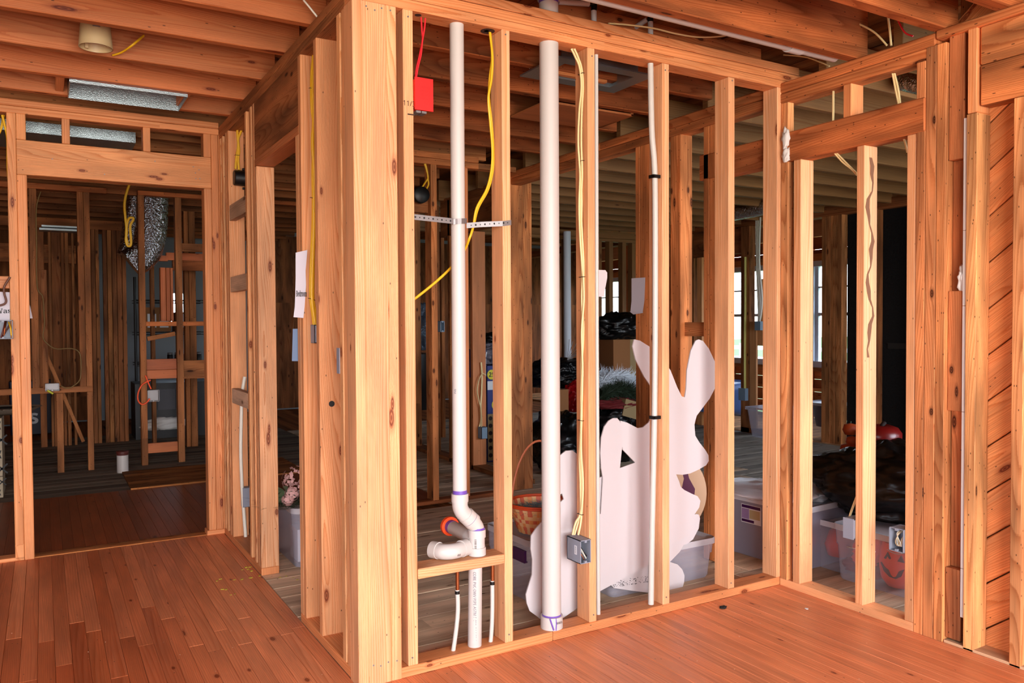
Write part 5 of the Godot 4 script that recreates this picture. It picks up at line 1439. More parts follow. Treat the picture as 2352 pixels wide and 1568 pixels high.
func build_bathroom_things():
	var r := RandomNumberGenerator.new()
	r.seed = 77
	# tub with the flowers in the left door opening
	var t := tub("lilac storage tub on the floor inside the left door opening", Vector3(0.375, 0.0, -1.70), 0.42, 0.315, 0.46, 0.0, M.tub, M.lid_clear)
	var st := begin()
	block(st, Vector3(-0.17, 0.02, 0.02), Vector3(0.12, 0.19, 0.17))
	put(t, "white_contents", st.commit(), M.lid)
	t = thing("flower_bouquet", "artificial bouquet of pink hydrangeas and grey green leaves on a storage tub", "flowers", Vector3(0.19, 0.315, -1.60))
	var florets := []
	for c in [[Vector3(0.02, 0.135, 0.03), 0.07], [Vector3(-0.015, 0.07, 0.075), 0.035], [Vector3(0.10, 0.09, 0.0), 0.06], [Vector3(-0.04, 0.045, 0.09), 0.028]]:
		for k in 90:
			var d := Vector3(r.randfn(), r.randfn(), r.randfn()).normalized()
			florets.append(aimed(c[0] + d * c[1], d, r, r.randf_range(0.8, 1.2)))
	st = begin()
	for k in 4:
		var a := TAU * k / 4
		var u := Vector3(cos(a), 0.25, sin(a))
		var w := Vector3(-sin(a), 0, cos(a))
		quad(st, Vector3.ZERO, u * 0.006 + w * 0.005, u * 0.011, u * 0.006 - w * 0.005, Vector3.UP)
	scatter(t, "florets", st.commit(), M.bloom, florets)
	for k in 13:
		var a := r.randf_range(PI * 0.45, PI * 1.25)
		var o := put(t, "leaf", leaf_mesh(r.randf_range(0.07, 0.11), 0.018), M.leaf)
		o.transform = aimed(Vector3(cos(a) * 0.02 - 0.02, 0.02 + r.randf() * 0.06, 0.05), Vector3(cos(a) * 0.9, r.randf_range(0.1, 0.9), sin(a) * 0.5 + 0.4), r)
	var stalks := []
	for k in 500:
		var d := Vector3(r.randfn() * 0.9, r.randf() * 0.22 + 0.03, r.randfn() * 0.9)
		stalks.append(aimed(Vector3(r.randf_range(-0.15, 0.12), r.randf_range(0.004, 0.03), r.randf_range(-0.12, 0.13)), d, r))
	scatter(t, "greenery", blade(0.09, 0.0012), M.leaf_dark, stalks)

	# the tub with the purple latch, and the basket on it
	t = tub("lilac storage tub with a purple latch under the woven basket", Vector3(1.092, 0.0, -0.585), 0.32, 0.29, 0.42, 0.03, M.tub, M.lid_clear)
	latch(t, Vector3(-0.162, 0.215, 0.11), Vector3(0.012, 0.05, 0.10), M.purple)
	t = thing("easter_basket", "orange woven splint basket with a tall hoop handle on the latched tub", "basket", Vector3(1.085, 0.29, -0.54))
	st = begin()
	var cols := 40
	for row in 7:
		for k in cols:
			var f0 := float(row) / 7
			var f1 := float(row + 1) / 7
			var over := 0.004 if (row + k) % 2 == 0 else 0.0
			var a0 := TAU * (k - 0.04) / cols
			var a1 := TAU * (k + 1.04) / cols
			var tone: Color = [Color(0.82, 0.32, 0.10), Color(0.80, 0.48, 0.20), Color(0.72, 0.16, 0.08), Color(0.84, 0.52, 0.26)][(row * 3 + k / 2 + (k * 7) % 3) % 4 if row in [2, 3, 4] else ((k / 3) % 2) * 2 + 1 - (k % 2)]
			st.set_color(tone)
			var p := []
			for e in [[a0, f0], [a1, f0], [a1, f1], [a0, f1]]:
				var rad: float = lerpf(0.098, 0.146, e[1]) + over
				p.append(Vector3(cos(e[0]) * rad, e[1] * 0.128, sin(e[0]) * rad))
			var mid := (a0 + a1) / 2
			quad(st, p[0], p[1], p[2], p[3], Vector3(cos(mid), -0.3, sin(mid)).normalized())
			quad(st, p[0] * Vector3(0.96, 1, 0.96), p[1] * Vector3(0.96, 1, 0.96), p[2] * Vector3(0.96, 1, 0.96), p[3] * Vector3(0.96, 1, 0.96), -Vector3(cos(mid), -0.3, sin(mid)).normalized())
	var splint := solid(Color.WHITE, 0.6)
	splint.vertex_color_use_as_albedo = true
	put(t, "weave", st.commit(), splint)
	st = begin()
	for s in [0.1275, 0.136]:
		var rim := []
		for k in 41:
			rim.append(Vector3(cos(TAU * k / 40) * 0.15, s, sin(TAU * k / 40) * 0.15))
		tube(st, rim, 0.0055, 8)
	put(t, "rim", st.commit(), solid(Color(0.78, 0.28, 0.12), 0.55))
	st = begin()
	lathe(st, [Vector2(0.0, 0.003), Vector2(0.098, 0.003)], 24)
	put(t, "bottom", st.commit(), splint)
	st = begin()
	var hoop := []
	for k in 25:
		var a := PI * k / 24
		hoop.append(Vector3(-cos(a) * 0.152, 0.10 + sin(a) * 0.325, 0.0))
	tube(st, hoop, 0.0055, 8, 0.6)
	put(t, "handle", st.commit(), solid(Color(0.72, 0.40, 0.26), 0.5))
	var shreds := []
	for k in 420:
		var a := r.randf() * TAU
		var q := sqrt(r.randf()) * 0.125
		shreds.append(aimed(Vector3(cos(a) * q, 0.095 + r.randf() * 0.014, sin(a) * q), Vector3(r.randfn(), r.randf() * 0.3, r.randfn()), r))
	scatter(t, "paper_shred", blade(0.06, 0.0013), solid(Color(0.40, 0.52, 0.54), 0.6), shreds)
	cable(t, "tie", [Vector3(1.005, 0.405, -0.405), Vector3(1.0, 0.33, -0.40), Vector3(0.998, 0.24, -0.395)], 0.0012, M.cream)

	# tub under the rabbit, and the painted round behind it
	t = tub("low clear tub with a red band on the floor under the rabbit board", Vector3(1.615, 0.0, -0.475), 0.68, 0.20, 0.46, 0.0, M.tub, M.lid_clear)
	st = begin()
	block(st, Vector3(-0.30, 0.055, 0.222), Vector3(-0.06, 0.066, 0.227))
	put(t, "red_band", st.commit(), solid(Color(0.62, 0.12, 0.12), 0.5))
	t = thing("painted_round", "wooden round painted with a purple streak behind the rabbit's chin", "decoration", Vector3(1.90, 0.20, -0.46))
	st = begin()
	lathe(st, [Vector2(0.0, 0.006), Vector2(0.18, 0.006), Vector2(0.188, 0.0), Vector2(0.18, -0.006), Vector2(0.0, -0.006)], 40, Transform3D(Basis(Vector3.RIGHT, PI / 2 - 0.12), Vector3(0, 0.19, 0.0)))
	put(t, "disc", st.commit(), solid(Color(0.72, 0.58, 0.46), 0.7))
	st = begin()
	slab(st, [Vector2(0.01, 0.35), Vector2(0.05, 0.34), Vector2(0.065, 0.26), Vector2(0.10, 0.20), Vector2(0.08, 0.12), Vector2(0.03, 0.14), Vector2(0.0, 0.19), Vector2(0.03, 0.26)], 0.0, 0.001)
	var o := put(t, "purple_streak", st.commit(), solid(Color(0.30, 0.05, 0.20), 0.6))
	o.transform = Transform3D(Basis(Vector3.RIGHT, -0.12), Vector3(0, 0.0, 0.030))
	st = begin()
	slab(st, [Vector2(-0.10, 0.33), Vector2(-0.08, 0.32), Vector2(-0.09, 0.22), Vector2(-0.11, 0.27)], 0.0, 0.001)
	o = put(t, "blue_streak", st.commit(), solid(Color(0.12, 0.25, 0.42), 0.6))
	o.transform = Transform3D(Basis(Vector3.RIGHT, -0.12), Vector3(0, 0.0, 0.030))

	# in the bathroom's far wall
	t = thing("round_box", "black round wiring box with yellow wires between the bathroom's back studs", "electrical box", Vector3(1.36, 2.10, -2.44))
	st = begin()
	lathe(st, [Vector2(0.0, 0.03), Vector2(0.055, 0.03), Vector2(0.058, 0.0), Vector2(0.058, -0.02), Vector2(0.0, -0.02)], 26, Transform3D(Basis(Vector3.RIGHT, PI / 2), Vector3(1.3329, 2.161, -2.44) - t.position))
	put(t, "drum", st.commit(), M.black)
	cable(t, "wire", [Vector3(1.3554, 2.3755, -2.42), Vector3(1.3714, 2.3291, -2.42), Vector3(1.3808, 2.2819, -2.42), Vector3(1.3575, 2.2439, -2.42), Vector3(1.3243, 2.1934, -2.42)], 0.006, M.yellow)
	cable(t, "wire", [Vector3(1.362, 2.3761, -2.42), Vector3(1.3747, 2.3294, -2.42), Vector3(1.3808, 2.2759, -2.42), Vector3(1.3837, 2.2341, -2.42), Vector3(1.3636, 2.1965, -2.42)], 0.006, M.yellow)
	t = thing("wiring_box", "blue grey wiring box behind the bathroom's back stud", "electrical box", Vector3(1.5571, 1.2652, -2.6))
	wiring_box(t, Vector3(1.5347, 1.2115, -2.62), Vector3(1.5661, 1.2902, -2.56), Vector3(0, 0, 1), M.box_blue)
	# on the stud beyond, with the game cartons behind
	t = thing("wiring_box", "blue grey wiring box on the stud before the blue party cartons", "electrical box", Vector3(2.36, 0.36, -3.44))
	wiring_box(t, Vector3(2.3161, 0.2709, -3.468), Vector3(2.3705, 0.3734, -3.4), Vector3(1, 0, 0), M.box_blue)
	t = thing("cream_cable", "looped cream cable above the blue grey box on the far stud", "cable", Vector3(2.36, 0.7, -3.44))
	cable(t, "cable", [Vector3(2.3444, 0.9314, -3.455), Vector3(2.3521, 0.8249, -3.455), Vector3(2.3467, 0.6733, -3.455), Vector3(2.3371, 0.5408, -3.455), Vector3(2.3406, 0.438, -3.455), Vector3(2.3228, 0.367, -3.455)], 0.009, M.cream, 0.7)
	cable(t, "cable", [Vector3(2.3828, 0.8169, -3.44), Vector3(2.3484, 0.8334, -3.44), Vector3(2.3137, 0.7818, -3.44), Vector3(2.2959, 0.6882, -3.44), Vector3(2.3123, 0.6004, -3.44), Vector3(2.3289, 0.5313, -3.44), Vector3(2.3369, 0.4473, -3.44), Vector3(2.3363, 0.3677, -3.44)], 0.007, M.cream, 0.7)

	var labels := ["blue party starter carton with brown dots at the bottom of the carton stack", "blue carton with two yellow 25 badges in the middle of the carton stack"]
	for k in 2:
		t = thing("game_carton", labels[k], "carton", Vector3(2.735, [0.0, 0.461][k], -3.87), "blue party cartons")
		var hh: float = [0.46, 0.42][k]
		carton(t, "box", Vector3(0.36, hh, 0.28), M.box_print)
		var z := 0.1402
		if k == 0:
			st = begin()
			block(st, Vector3(-0.179, 0.01, z), Vector3(-0.085, hh - 0.02, z + 0.0006))
			put(t, "pale_strip", st.commit(), M.cardboard_pale)
			for j in 6:
				st = begin()
				lathe(st, [Vector2(0.0, 0.0012), Vector2(0.020, 0.0012), Vector2(0.020, 0.0)], 14, Transform3D(Basis(Vector3.RIGHT, PI / 2), Vector3(-0.150, 0.06 + j * 0.068, z)))
				put(t, "brown_dot", st.commit(), solid(Color(0.16, 0.07, 0.05), 0.6))
			words(t, "lettering", "PARTY STARTER", 0.040, Transform3D(Basis(Vector3.BACK, -PI / 2), Vector3(-0.045, 0.26, z + 0.001)), M.white_print, true, true)
			badge(t, Vector3(-0.035, 0.055, z), 0.042)
		else:
			badge(t, Vector3(-0.135, 0.34, z), 0.045)
			badge(t, Vector3(-0.085, 0.06, z), 0.050)
			st = begin()
			block(st, Vector3(-0.178, 0.20, z), Vector3(-0.095, 0.28, z + 0.0006))
			put(t, "picture", st.commit(), M.white_print)
	o = bag("wrapped_parcel", "clear plastic wrapped parcel on top of the blue cartons", Vector3(2.72, 0.98, -3.87), Vector3(0.15, 0.11, 0.12), 31, crinkled(Color(0.44, 0.42, 0.46), 0.25, 0.0, M.bag.normal_texture, 0.8, 8.0))
	o = bag("bin_bag", "small black plastic bag on top of the wrapped parcel", Vector3(2.72, 1.13, -3.87), Vector3(0.14, 0.055, 0.11), 33, M.bag)
	t = thing("game_carton", "blue carton with white label left of the far stud", "carton", Vector3(2.468, 0.0, -3.80), "blue party cartons")
	o = carton(t, "box", Vector3(0.13, 1.03, 0.18), M.cardboard)
	st = begin()
	block(st, Vector3(-0.0655, 0.78, -0.0905), Vector3(0.0655, 1.035, 0.0905))
	put(t, "blue_sleeve", st.commit(), M.box_print)
	st = begin()
	block(st, Vector3(-0.063, 0.785, 0.0905), Vector3(0.063, 0.90, 0.092))
	put(t, "label", st.commit(), M.white_print)
	words(t, "lettering", "NEW", 0.05, Transform3D(Basis.IDENTITY, Vector3(0.0, 0.985, 0.0925)), M.white_print, true)
	words(t, "lettering", "FAM", 0.05, Transform3D(Basis.IDENTITY, Vector3(0.0, 0.925, 0.0925)), M.white_print, true)
	# silvery tinsel and dark cabinet seen left of the drain pipe
	t = thing("dark_cabinet", "dark turned leg cabinet deep behind the first bathroom stud", "cabinet", Vector3(2.85, 0.0, -5.95))
	st = begin()
	block(st, Vector3(-0.5, 0.28, -0.25), Vector3(0.16, 0.92, 0.25))
	put(t, "case", st.commit(), solid(Color(0.07, 0.04, 0.035), 0.4))
	for x in [-0.46, 0.11]:
		st = begin()
		lathe(st, [Vector2(0.02, 0.0), Vector2(0.035, 0.04), Vector2(0.02, 0.09), Vector2(0.04, 0.16), Vector2(0.045, 0.28)], 14, Transform3D(Basis.IDENTITY, Vector3(x, 0, 0.2)))
		put(t, "leg", st.commit(), solid(Color(0.05, 0.03, 0.03), 0.4))
	o = bag("tinsel_bundle", "pale blue tinsel bundle on the dark cabinet", t.position + Vector3(0.0, 1.20, 0.05), Vector3(0.16, 0.30, 0.14), 51, crinkled(Color(0.45, 0.53, 0.62), 0.3, 0.5, M.bag.normal_texture, 1.2, 8.0))

func badge(t: Node3D, at: Vector3, rad: float):
	var st := begin()
	lathe(st, [Vector2(0.0, 0.002), Vector2(rad, 0.002), Vector2(rad, 0.0)], 26, Transform3D(Basis(Vector3.RIGHT, PI / 2), at))
	put(t, "badge", st.commit(), M.yellow_print)
	words(t, "lettering", "25", rad * 0.95, Transform3D(Basis.IDENTITY, at + Vector3(0, 0, 0.003)), M.ink, true)

func build_right_room_things():
	var r := RandomNumberGenerator.new()
	r.seed = 5
	# tubs along the right wall
	var t := tub("dusky lilac tub with a pictured label behind the corner post", Vector3(2.565, 0.0, -0.33), 0.46, 0.33, 0.54, 0.06, M.tub_dim, M.lid)
	var st := begin()
	block(st, Vector3(-0.2255, 0.185, -0.13), Vector3(-0.2225, 0.285, 0.0))
	put(t, "label", st.commit(), M.white_print)
	st = begin()
	block(st, Vector3(-0.2262, 0.266, -0.127), Vector3(-0.2232, 0.282, -0.003))
	block(st, Vector3(-0.2262, 0.190, -0.127), Vector3(-0.2232, 0.204, -0.045))
	put(t, "label_print", st.commit(), M.purple)
	st = begin()
	block(st, Vector3(-0.2262, 0.207, -0.127), Vector3(-0.2232, 0.262, -0.078))
	put(t, "label_print", st.commit(), solid(Color(0.60, 0.50, 0.68), 0.6))
	st = begin()
	block(st, Vector3(-0.2262, 0.212, -0.075), Vector3(-0.2232, 0.260, -0.006))
	put(t, "label_picture", st.commit(), solid(Color(0.72, 0.66, 0.50), 0.6))
	st = begin()
	lathe(st, [Vector2(0.0, 0.0), Vector2(0.06, 0.02), Vector2(0.09, 0.08), Vector2(0.07, 0.15), Vector2(0.0, 0.18)], 20, Transform3D(Basis.IDENTITY, Vector3(-0.125, 0.05, 0.16)))
	put(t, "orange_contents", st.commit(), M.orange)
	var o := put(self, "folded_drape", lump(Vector3(0.25, 0.03, 0.30), 61, 0.2, 0.1, 24, 40, -0.6), M.lid)
	o.position = Vector3(2.56, 0.345, -0.40)
	tag(o, "white folded plastic drape on the labelled tub", "plastic sheet")
	t = tub("clear tub with orange things inside between the two infill studs' tubs", Vector3(2.745, 0.0, -0.03), 0.50, 0.255, 0.20, 0.0, M.tub, M.lid)
	for q in [Vector3(-0.14, 0.05, 0.0), Vector3(0.0, 0.05, 0.02)]:
		st = begin()
		lathe(st, [Vector2(0.0, 0.0), Vector2(0.06, 0.015), Vector2(0.075, 0.07), Vector2(0.05, 0.14), Vector2(0.0, 0.16)], 20, Transform3D(Basis.IDENTITY, q))
		put(t, "orange_contents", st.commit(), M.orange)
	t = tub("clear lidded tub holding a pumpkin bucket under the big black bag", Vector3(2.66, 0.0, 0.30), 0.46, 0.275, 0.50, 0.02, M.tub, M.lid_clear)
	for q in [-0.12, 0.10]:
		latch(t, Vector3(-0.235, 0.235, q), Vector3(0.008, 0.02, 0.02), M.lid_clear)
	st = begin()
	tube(st, smooth_path([Vector3(-0.232, 0.175, -0.16), Vector3(-0.236, 0.18, -0.10), Vector3(-0.24, 0.205, -0.05), Vector3(-0.24, 0.19, 0.0)], 6), 0.0015, 6)
	put(t, "handle_wire", st.commit(), M.white_cable)
	# a trick or treat bucket seen through the tub's wall
	t = thing("pumpkin_bucket", "orange bucket with black smiling jack o lantern face inside the clear tub", "bucket", Vector3(2.560, 0.016, 0.335))
	t.scale = Vector3.ONE * 1.12
	st = begin()
	lathe(st, [Vector2(0.0, 0.0), Vector2(0.05, 0.0), Vector2(0.072, 0.03), Vector2(0.080, 0.08), Vector2(0.076, 0.14), Vector2(0.066, 0.185), Vector2(0.062, 0.185), Vector2(0.070, 0.14), Vector2(0.0, 0.10)], 48, Transform3D.IDENTITY, 10, 0.04)
	put(t, "bucket", st.commit(), M.orange)
	var face := facing(Vector3(-0.95, 0, 0.25).normalized())
	for p in [["eye", [Vector2(-0.038, 0.125), Vector2(-0.024, 0.152), Vector2(-0.008, 0.128), Vector2(-0.016, 0.124), Vector2(-0.024, 0.136), Vector2(-0.031, 0.122)]], ["eye", [Vector2(0.016, 0.122), Vector2(0.030, 0.148), Vector2(0.042, 0.120)]], ["nose", [Vector2(-0.006, 0.104), Vector2(0.004, 0.118), Vector2(0.012, 0.102)]], ["mouth", [Vector2(-0.052, 0.104), Vector2(-0.036, 0.088), Vector2(-0.018, 0.079), Vector2(-0.014, 0.070), Vector2(0.0, 0.068), Vector2(0.002, 0.078), Vector2(0.020, 0.080), Vector2(0.042, 0.092), Vector2(0.030, 0.060), Vector2(0.010, 0.046), Vector2(-0.016, 0.050), Vector2(-0.038, 0.070)]]]:
		st = begin()
		slab(st, p[1], 0.0, 0.012)
		o = put(t, p[0], st.commit(), M.ink)
		o.transform = Transform3D(face, face.z * 0.0755)
	st = begin()
	tube(st, smooth_path([Vector3(-0.02, 0.18, -0.066), Vector3(-0.06, 0.165, -0.03), Vector3(-0.078, 0.155, 0.03), Vector3(-0.06, 0.165, 0.07)], 6), 0.0016, 6)
	put(t, "handle", st.commit(), M.white_cable)
	t = thing("costume_bundle", "orange and black costume bundle with white tag inside the clear tub", "costume", Vector3(2.56, 0.016, 0.15))
	o = put(t, "cloth", lump(Vector3(0.07, 0.08, 0.07), 71, 0.3, 0.2, 24, 36, -0.9), M.orange)
	o.position = Vector3(0.0, 0.13, 0.02)
	o = put(t, "fringe", lump(Vector3(0.08, 0.05, 0.09), 72, 0.3, 0.3, 24, 36, -0.9), solid(Color(0.50, 0.14, 0.08), 0.7))
	o.position = Vector3(0.0, 0.045, 0.0)
	st = begin()
	block(st, Vector3(-0.088, 0.12, 0.045), Vector3(-0.086, 0.175, 0.085))
	put(t, "tag", st.commit(), M.white_print)

	bag("bin_bag", "big glossy black plastic bag lying on the clear tubs", Vector3(2.80, 0.445, 0.13), Vector3(0.27, 0.20, 0.44), 12, M.bag)
	t = thing("red_pumpkin", "dark red ribbed pumpkin on top of the big black bag", "pumpkin", Vector3(3.02, 0.6353, -0.0826))
	st = begin()
	lathe(st, [Vector2(0.0, -0.052), Vector2(0.05, -0.060), Vector2(0.085, -0.045), Vector2(0.105, -0.010), Vector2(0.105, 0.025), Vector2(0.085, 0.055), Vector2(0.05, 0.068), Vector2(0.015, 0.055), Vector2(0.0, 0.05)], 64, Transform3D.IDENTITY, 11, 0.10)
	put(t, "flesh", st.commit(), M.pumpkin)
	st = begin()
	tube(st, [Vector3(0.0, 0.05, 0.0), Vector3(0.005, 0.07, 0.005), Vector3(0.015, 0.085, 0.012)], 0.012, 8)
	put(t, "stem", st.commit(), solid(Color(0.12, 0.05, 0.04), 0.7))
	var gourd_spots := [[Vector3(3, 0.662, -0.2621), 0.042, "upper orange gourd left of the middle infill stud behind the black bag"], [Vector3(3, 0.5966, -0.2505), 0.035, "middle orange gourd left of the middle infill stud behind the black bag"], [Vector3(2.98, 0.5433, -0.2552), 0.052, "lower orange gourd left of the middle infill stud behind the black bag"]]
	for g in gourd_spots:
		t = thing("orange_gourd", g[2], "gourd", g[0], "orange gourds by the black bag")
		st = begin()
		var k: float = g[1]
		lathe(st, [Vector2(0.0, -k * 0.8), Vector2(k * 0.7, -k * 0.75), Vector2(k, -k * 0.1), Vector2(k * 0.8, k * 0.6), Vector2(0.0, k * 0.8)], 36, Transform3D.IDENTITY, 7, 0.08)
		put(t, "flesh", st.commit(), M.gourd)
		st = begin()
		tube(st, [Vector3(0, k * 0.7, 0), Vector3(k * 0.1, k * 1.05, 0)], k * 0.12, 7)
		put(t, "stem", st.commit(), M.leaf_dark)
	bag("bin_bag", "black bag slumped on the floor behind the gourds", Vector3(3.35, 0.22, -0.28), Vector3(0.36, 0.30, 0.30), 14, M.bag)

	# heap of holiday things at the far side of the back room
	bag("bin_bag", "black plastic bag with a small white sticker at the bottom of the heap", Vector3(2.8459, 0.2342, -3), Vector3(0.24, 0.29, 0.24), 21, M.bag)
	st = begin()
	block(st, Vector3(-0.04, -0.012, 0.0), Vector3(0.04, 0.012, 0.001))
	o = put(self, "white_sticker", st.commit(), M.white_print)
	o.transform = Transform3D(Basis(Vector3.BACK, -0.75), Vector3(2.7875, 0.4016, -2.84))
	tag(o, "small white sticker on the lower black bag of the heap", "sticker")
	bag("bin_bag", "black plastic bag behind the rabbit's back", Vector3(3.4534, 0.2559, -3.05), Vector3(0.24, 0.28, 0.24), 22, M.bag)
	bag("bin_bag", "blue black plastic bag on the upper left of the heap", Vector3(3.3618, 0.7705, -3.75), Vector3(0.36, 0.16, 0.28), 23, crinkled(Color(0.03, 0.035, 0.045), 0.28, 0.0, M.bag.normal_texture, 0.9, 4.0))
	bag("bin_bag", "black plastic bag perched on the tall brown carton", Vector3(3.8311, 1.2222, -3.42), Vector3(0.27, 0.14, 0.2), 24, M.bag)
	bag("gift_bag", "shiny red patterned gift bag in the middle of the heap", Vector3(3.3197, 0.5685, -3.4), Vector3(0.14, 0.15, 0.10), 25, M.red_bag)
	o = carton(self, "carton", Vector3(0.16, 0.20, 0.14), M.cardboard)
	o.position = Vector3(2.9962, 0.4812, -3.25)
	tag(o, "small brown carton left of the red gift bag", "carton")
	t = thing("carton", "tall brown carton with tape behind the frosted garland", "carton", Vector3(3.9033, 0.0, -3.5))
	carton(t, "box", Vector3(0.36, 1.24, 0.26), M.cardboard)
	st = begin()
	block(st, Vector3(0.02, 0.3, 0.1301), Vector3(0.178, 1.238, 0.1315))
	put(t, "pale_side", st.commit(), M.cardboard_pale)
	o = carton(self, "carton", Vector3(0.24, 0.15, 0.2), M.cardboard_pale)
	o.transform = Transform3D(Basis(Vector3.BACK, -0.28), Vector3(3.5327, 0.4254, -2.95))
	tag(o, "small tan carton tilted under the green garland", "carton")
	o = put(self, "red_cloth", lump(Vector3(0.22, 0.05, 0.16), 81, 0.3, 0.2, 24, 36, -0.8), solid(Color(0.40, 0.04, 0.05), 0.8))
	o.position = Vector3(3.4305, 0.5516, -3)
	tag(o, "red cloth between the green garland and the black bag", "cloth")
	bag("bin_bag", "black plastic bag hidden under the garlands", Vector3(3.7373, 0.5087, -3.35), Vector3(0.36, 0.23, 0.16), 27, M.bag)
	for g in [["frosted_garland", "snow frosted pine garland on top of the heap", [Vector3(3.2952, 0.7022, -3.05), Vector3(3.4064, 0.7672, -3.05), Vector3(3.5539, 0.7927, -3.05), Vector3(3.6789, 0.7481, -3.05), Vector3(3.8063, 0.7107, -3.05)], M.frost, 0.10, 1100, 5], ["frosted_garland", "frosted sprig with red berries left end of the heap top", [Vector3(3.3874, 0.7791, -3.2), Vector3(3.4712, 0.8037, -3.2), Vector3(3.5709, 0.7839, -3.2)], M.frost, 0.08, 350, 6], ["green_garland", "dark green pine garland hanging below the frosted one", [Vector3(3.2569, 0.5861, -2.98), Vector3(3.3767, 0.6568, -2.98), Vector3(3.5475, 0.6561, -2.98), Vector3(3.7224, 0.6199, -2.98)], M.leaf_dark, 0.13, 1300, 8]]:
		t = thing(g[0], g[1], "garland", g[2][1])
		st = begin()
		tube(st, smooth_path(g[2], 6), 0.008, 6)
		o = put(t, "core", st.commit(), M.leaf_dark)
		o.position = -t.position
		var path := smooth_path(g[2], 20)
		var xs := []
		for k in g[5]:
			var i := r.randi() % (path.size() - 1)
			var d: Vector3 = Vector3(r.randfn(), r.randfn(), r.randfn()) + (path[i + 1] - path[i]).normalized() * 1.4
			xs.append(aimed(path[i] - t.position + Vector3(r.randfn(), r.randfn(), r.randfn()) * 0.012, d, r, r.randf_range(0.7, 1.2)))
		scatter(t, "needles", blade(g[4], 0.0048), g[3], xs)
	t = thing("grey_twigs", "grey glittering twigs standing by the heap behind the vent pipe", "decoration", Vector3(3.3391, 0.7534, -3.62))
	for k in 7:
		cable(t, "twig", [t.position, t.position + Vector3(0.03 + k * 0.008, 0.18, 0.0), t.position + Vector3(0.05 + k * 0.028, 0.36 - k * 0.02, 0.02 * k)], 0.003, M.steel, 1.0, 5)

	# beside the porch windows
	t = thing("storage_tub", "sky blue plastic tub leaning on its end before the window", "storage tub", Vector3(6.4575, 0, -4.3717) + Vector3(-0.35, 0, 0))
	st = begin()
	loft(st, [[0.0, 0.21, 0.33, 0.08], [0.02, 0.22, 0.34, 0.08], [0.03, 0.20, 0.31, 0.08], [0.36, 0.17, 0.27, 0.07]], true, true)
	o = put(t, "body", st.commit(), M.blue_tub)
	o.transform = Transform3D(Basis(Vector3.BACK, PI / 2), Vector3(0.2, 0.35, 0.0))
	t = thing("storage_tub", "white lidded tub on the porch beyond the pale board", "storage tub", Vector3(5.9101, 0, -3.44) + Vector3(0.1, 0, 0))
	t.remove_meta("group")
	st = begin()
	loft(st, [[0.0, 0.20, 0.16, 0.04], [0.30, 0.24, 0.20, 0.05], [0.301, 0.26, 0.22, 0.05], [0.33, 0.26, 0.22, 0.05]], true, true)
	put(t, "body", st.commit(), M.tub)
	t = tub("clear tub with brown contents by the foot of the dark post", Vector3(6.0841, 0, -3.0222) + Vector3(0.25, 0, 0), 0.34, 0.40, 0.42, 0.0, M.tub, M.lid)
	st = begin()
	lathe(st, [Vector2(0.0, 0.12), Vector2(0.10, 0.14), Vector2(0.14, 0.34), Vector2(0.0, 0.36)], 16)
	put(t, "brown_contents", st.commit(), solid(Color(0.16, 0.07, 0.06), 0.7))
	t = thing("wiring_box", "pale blue wiring box on a yellow cable before the porch window", "electrical box", Vector3(5.98, 0.4389, -3.866))
	st = begin()
	block(st, Vector3(-0.03, -0.07, -0.05), Vector3(0.03, 0.07, 0.05))
	put(t, "shell", st.commit(), M.box_blue)
	cable(t, "cable", [Vector3(5.98, 0.4903, -3.8463), Vector3(5.98, 0.9643, -3.847), Vector3(5.98, 1.4618, -3.8412), Vector3(5.98, 2.0075, -3.8421)], 0.018, solid(Color(0.72, 0.68, 0.36), 0.5), 0.5)
	t = thing("white_cable", "bunch of pale cables beside the dark free post", "cable", Vector3(6, 1.8498, -3.6802))
	for k in 3:
		cable(t, "cable", [Vector3(5.98, 2.4343, -3.6821) + Vector3(0, 0, k * 0.03), Vector3(5.98, 1.9465, -3.6748) + Vector3(0, 0, k * 0.02), Vector3(5.98, 1.5065, -3.655) + Vector3(0, 0, k * 0.03), Vector3(5.98, 1.238, -3.6355)], 0.012, M.white_cable, 0.6)
	t = thing("wiring_box", "dark blue grey wiring box below the pale cables", "electrical box", Vector3(5.97, 1.2235, -3.6264))
	st = begin()
	block(st, Vector3(-0.03, -0.05, -0.04), Vector3(0.03, 0.05, 0.04))
	put(t, "shell", st.commit(), M.box_blue)
	t = thing("white_pipe", "pale blue white pipe standing behind the back room's studs", "pipe", Vector3(4.4868, 0.0, -5.25))
	pipe_part(t, "pipe", [t.position, t.position + Vector3(0, 2.36, 0)], 0.045, M.window_white)

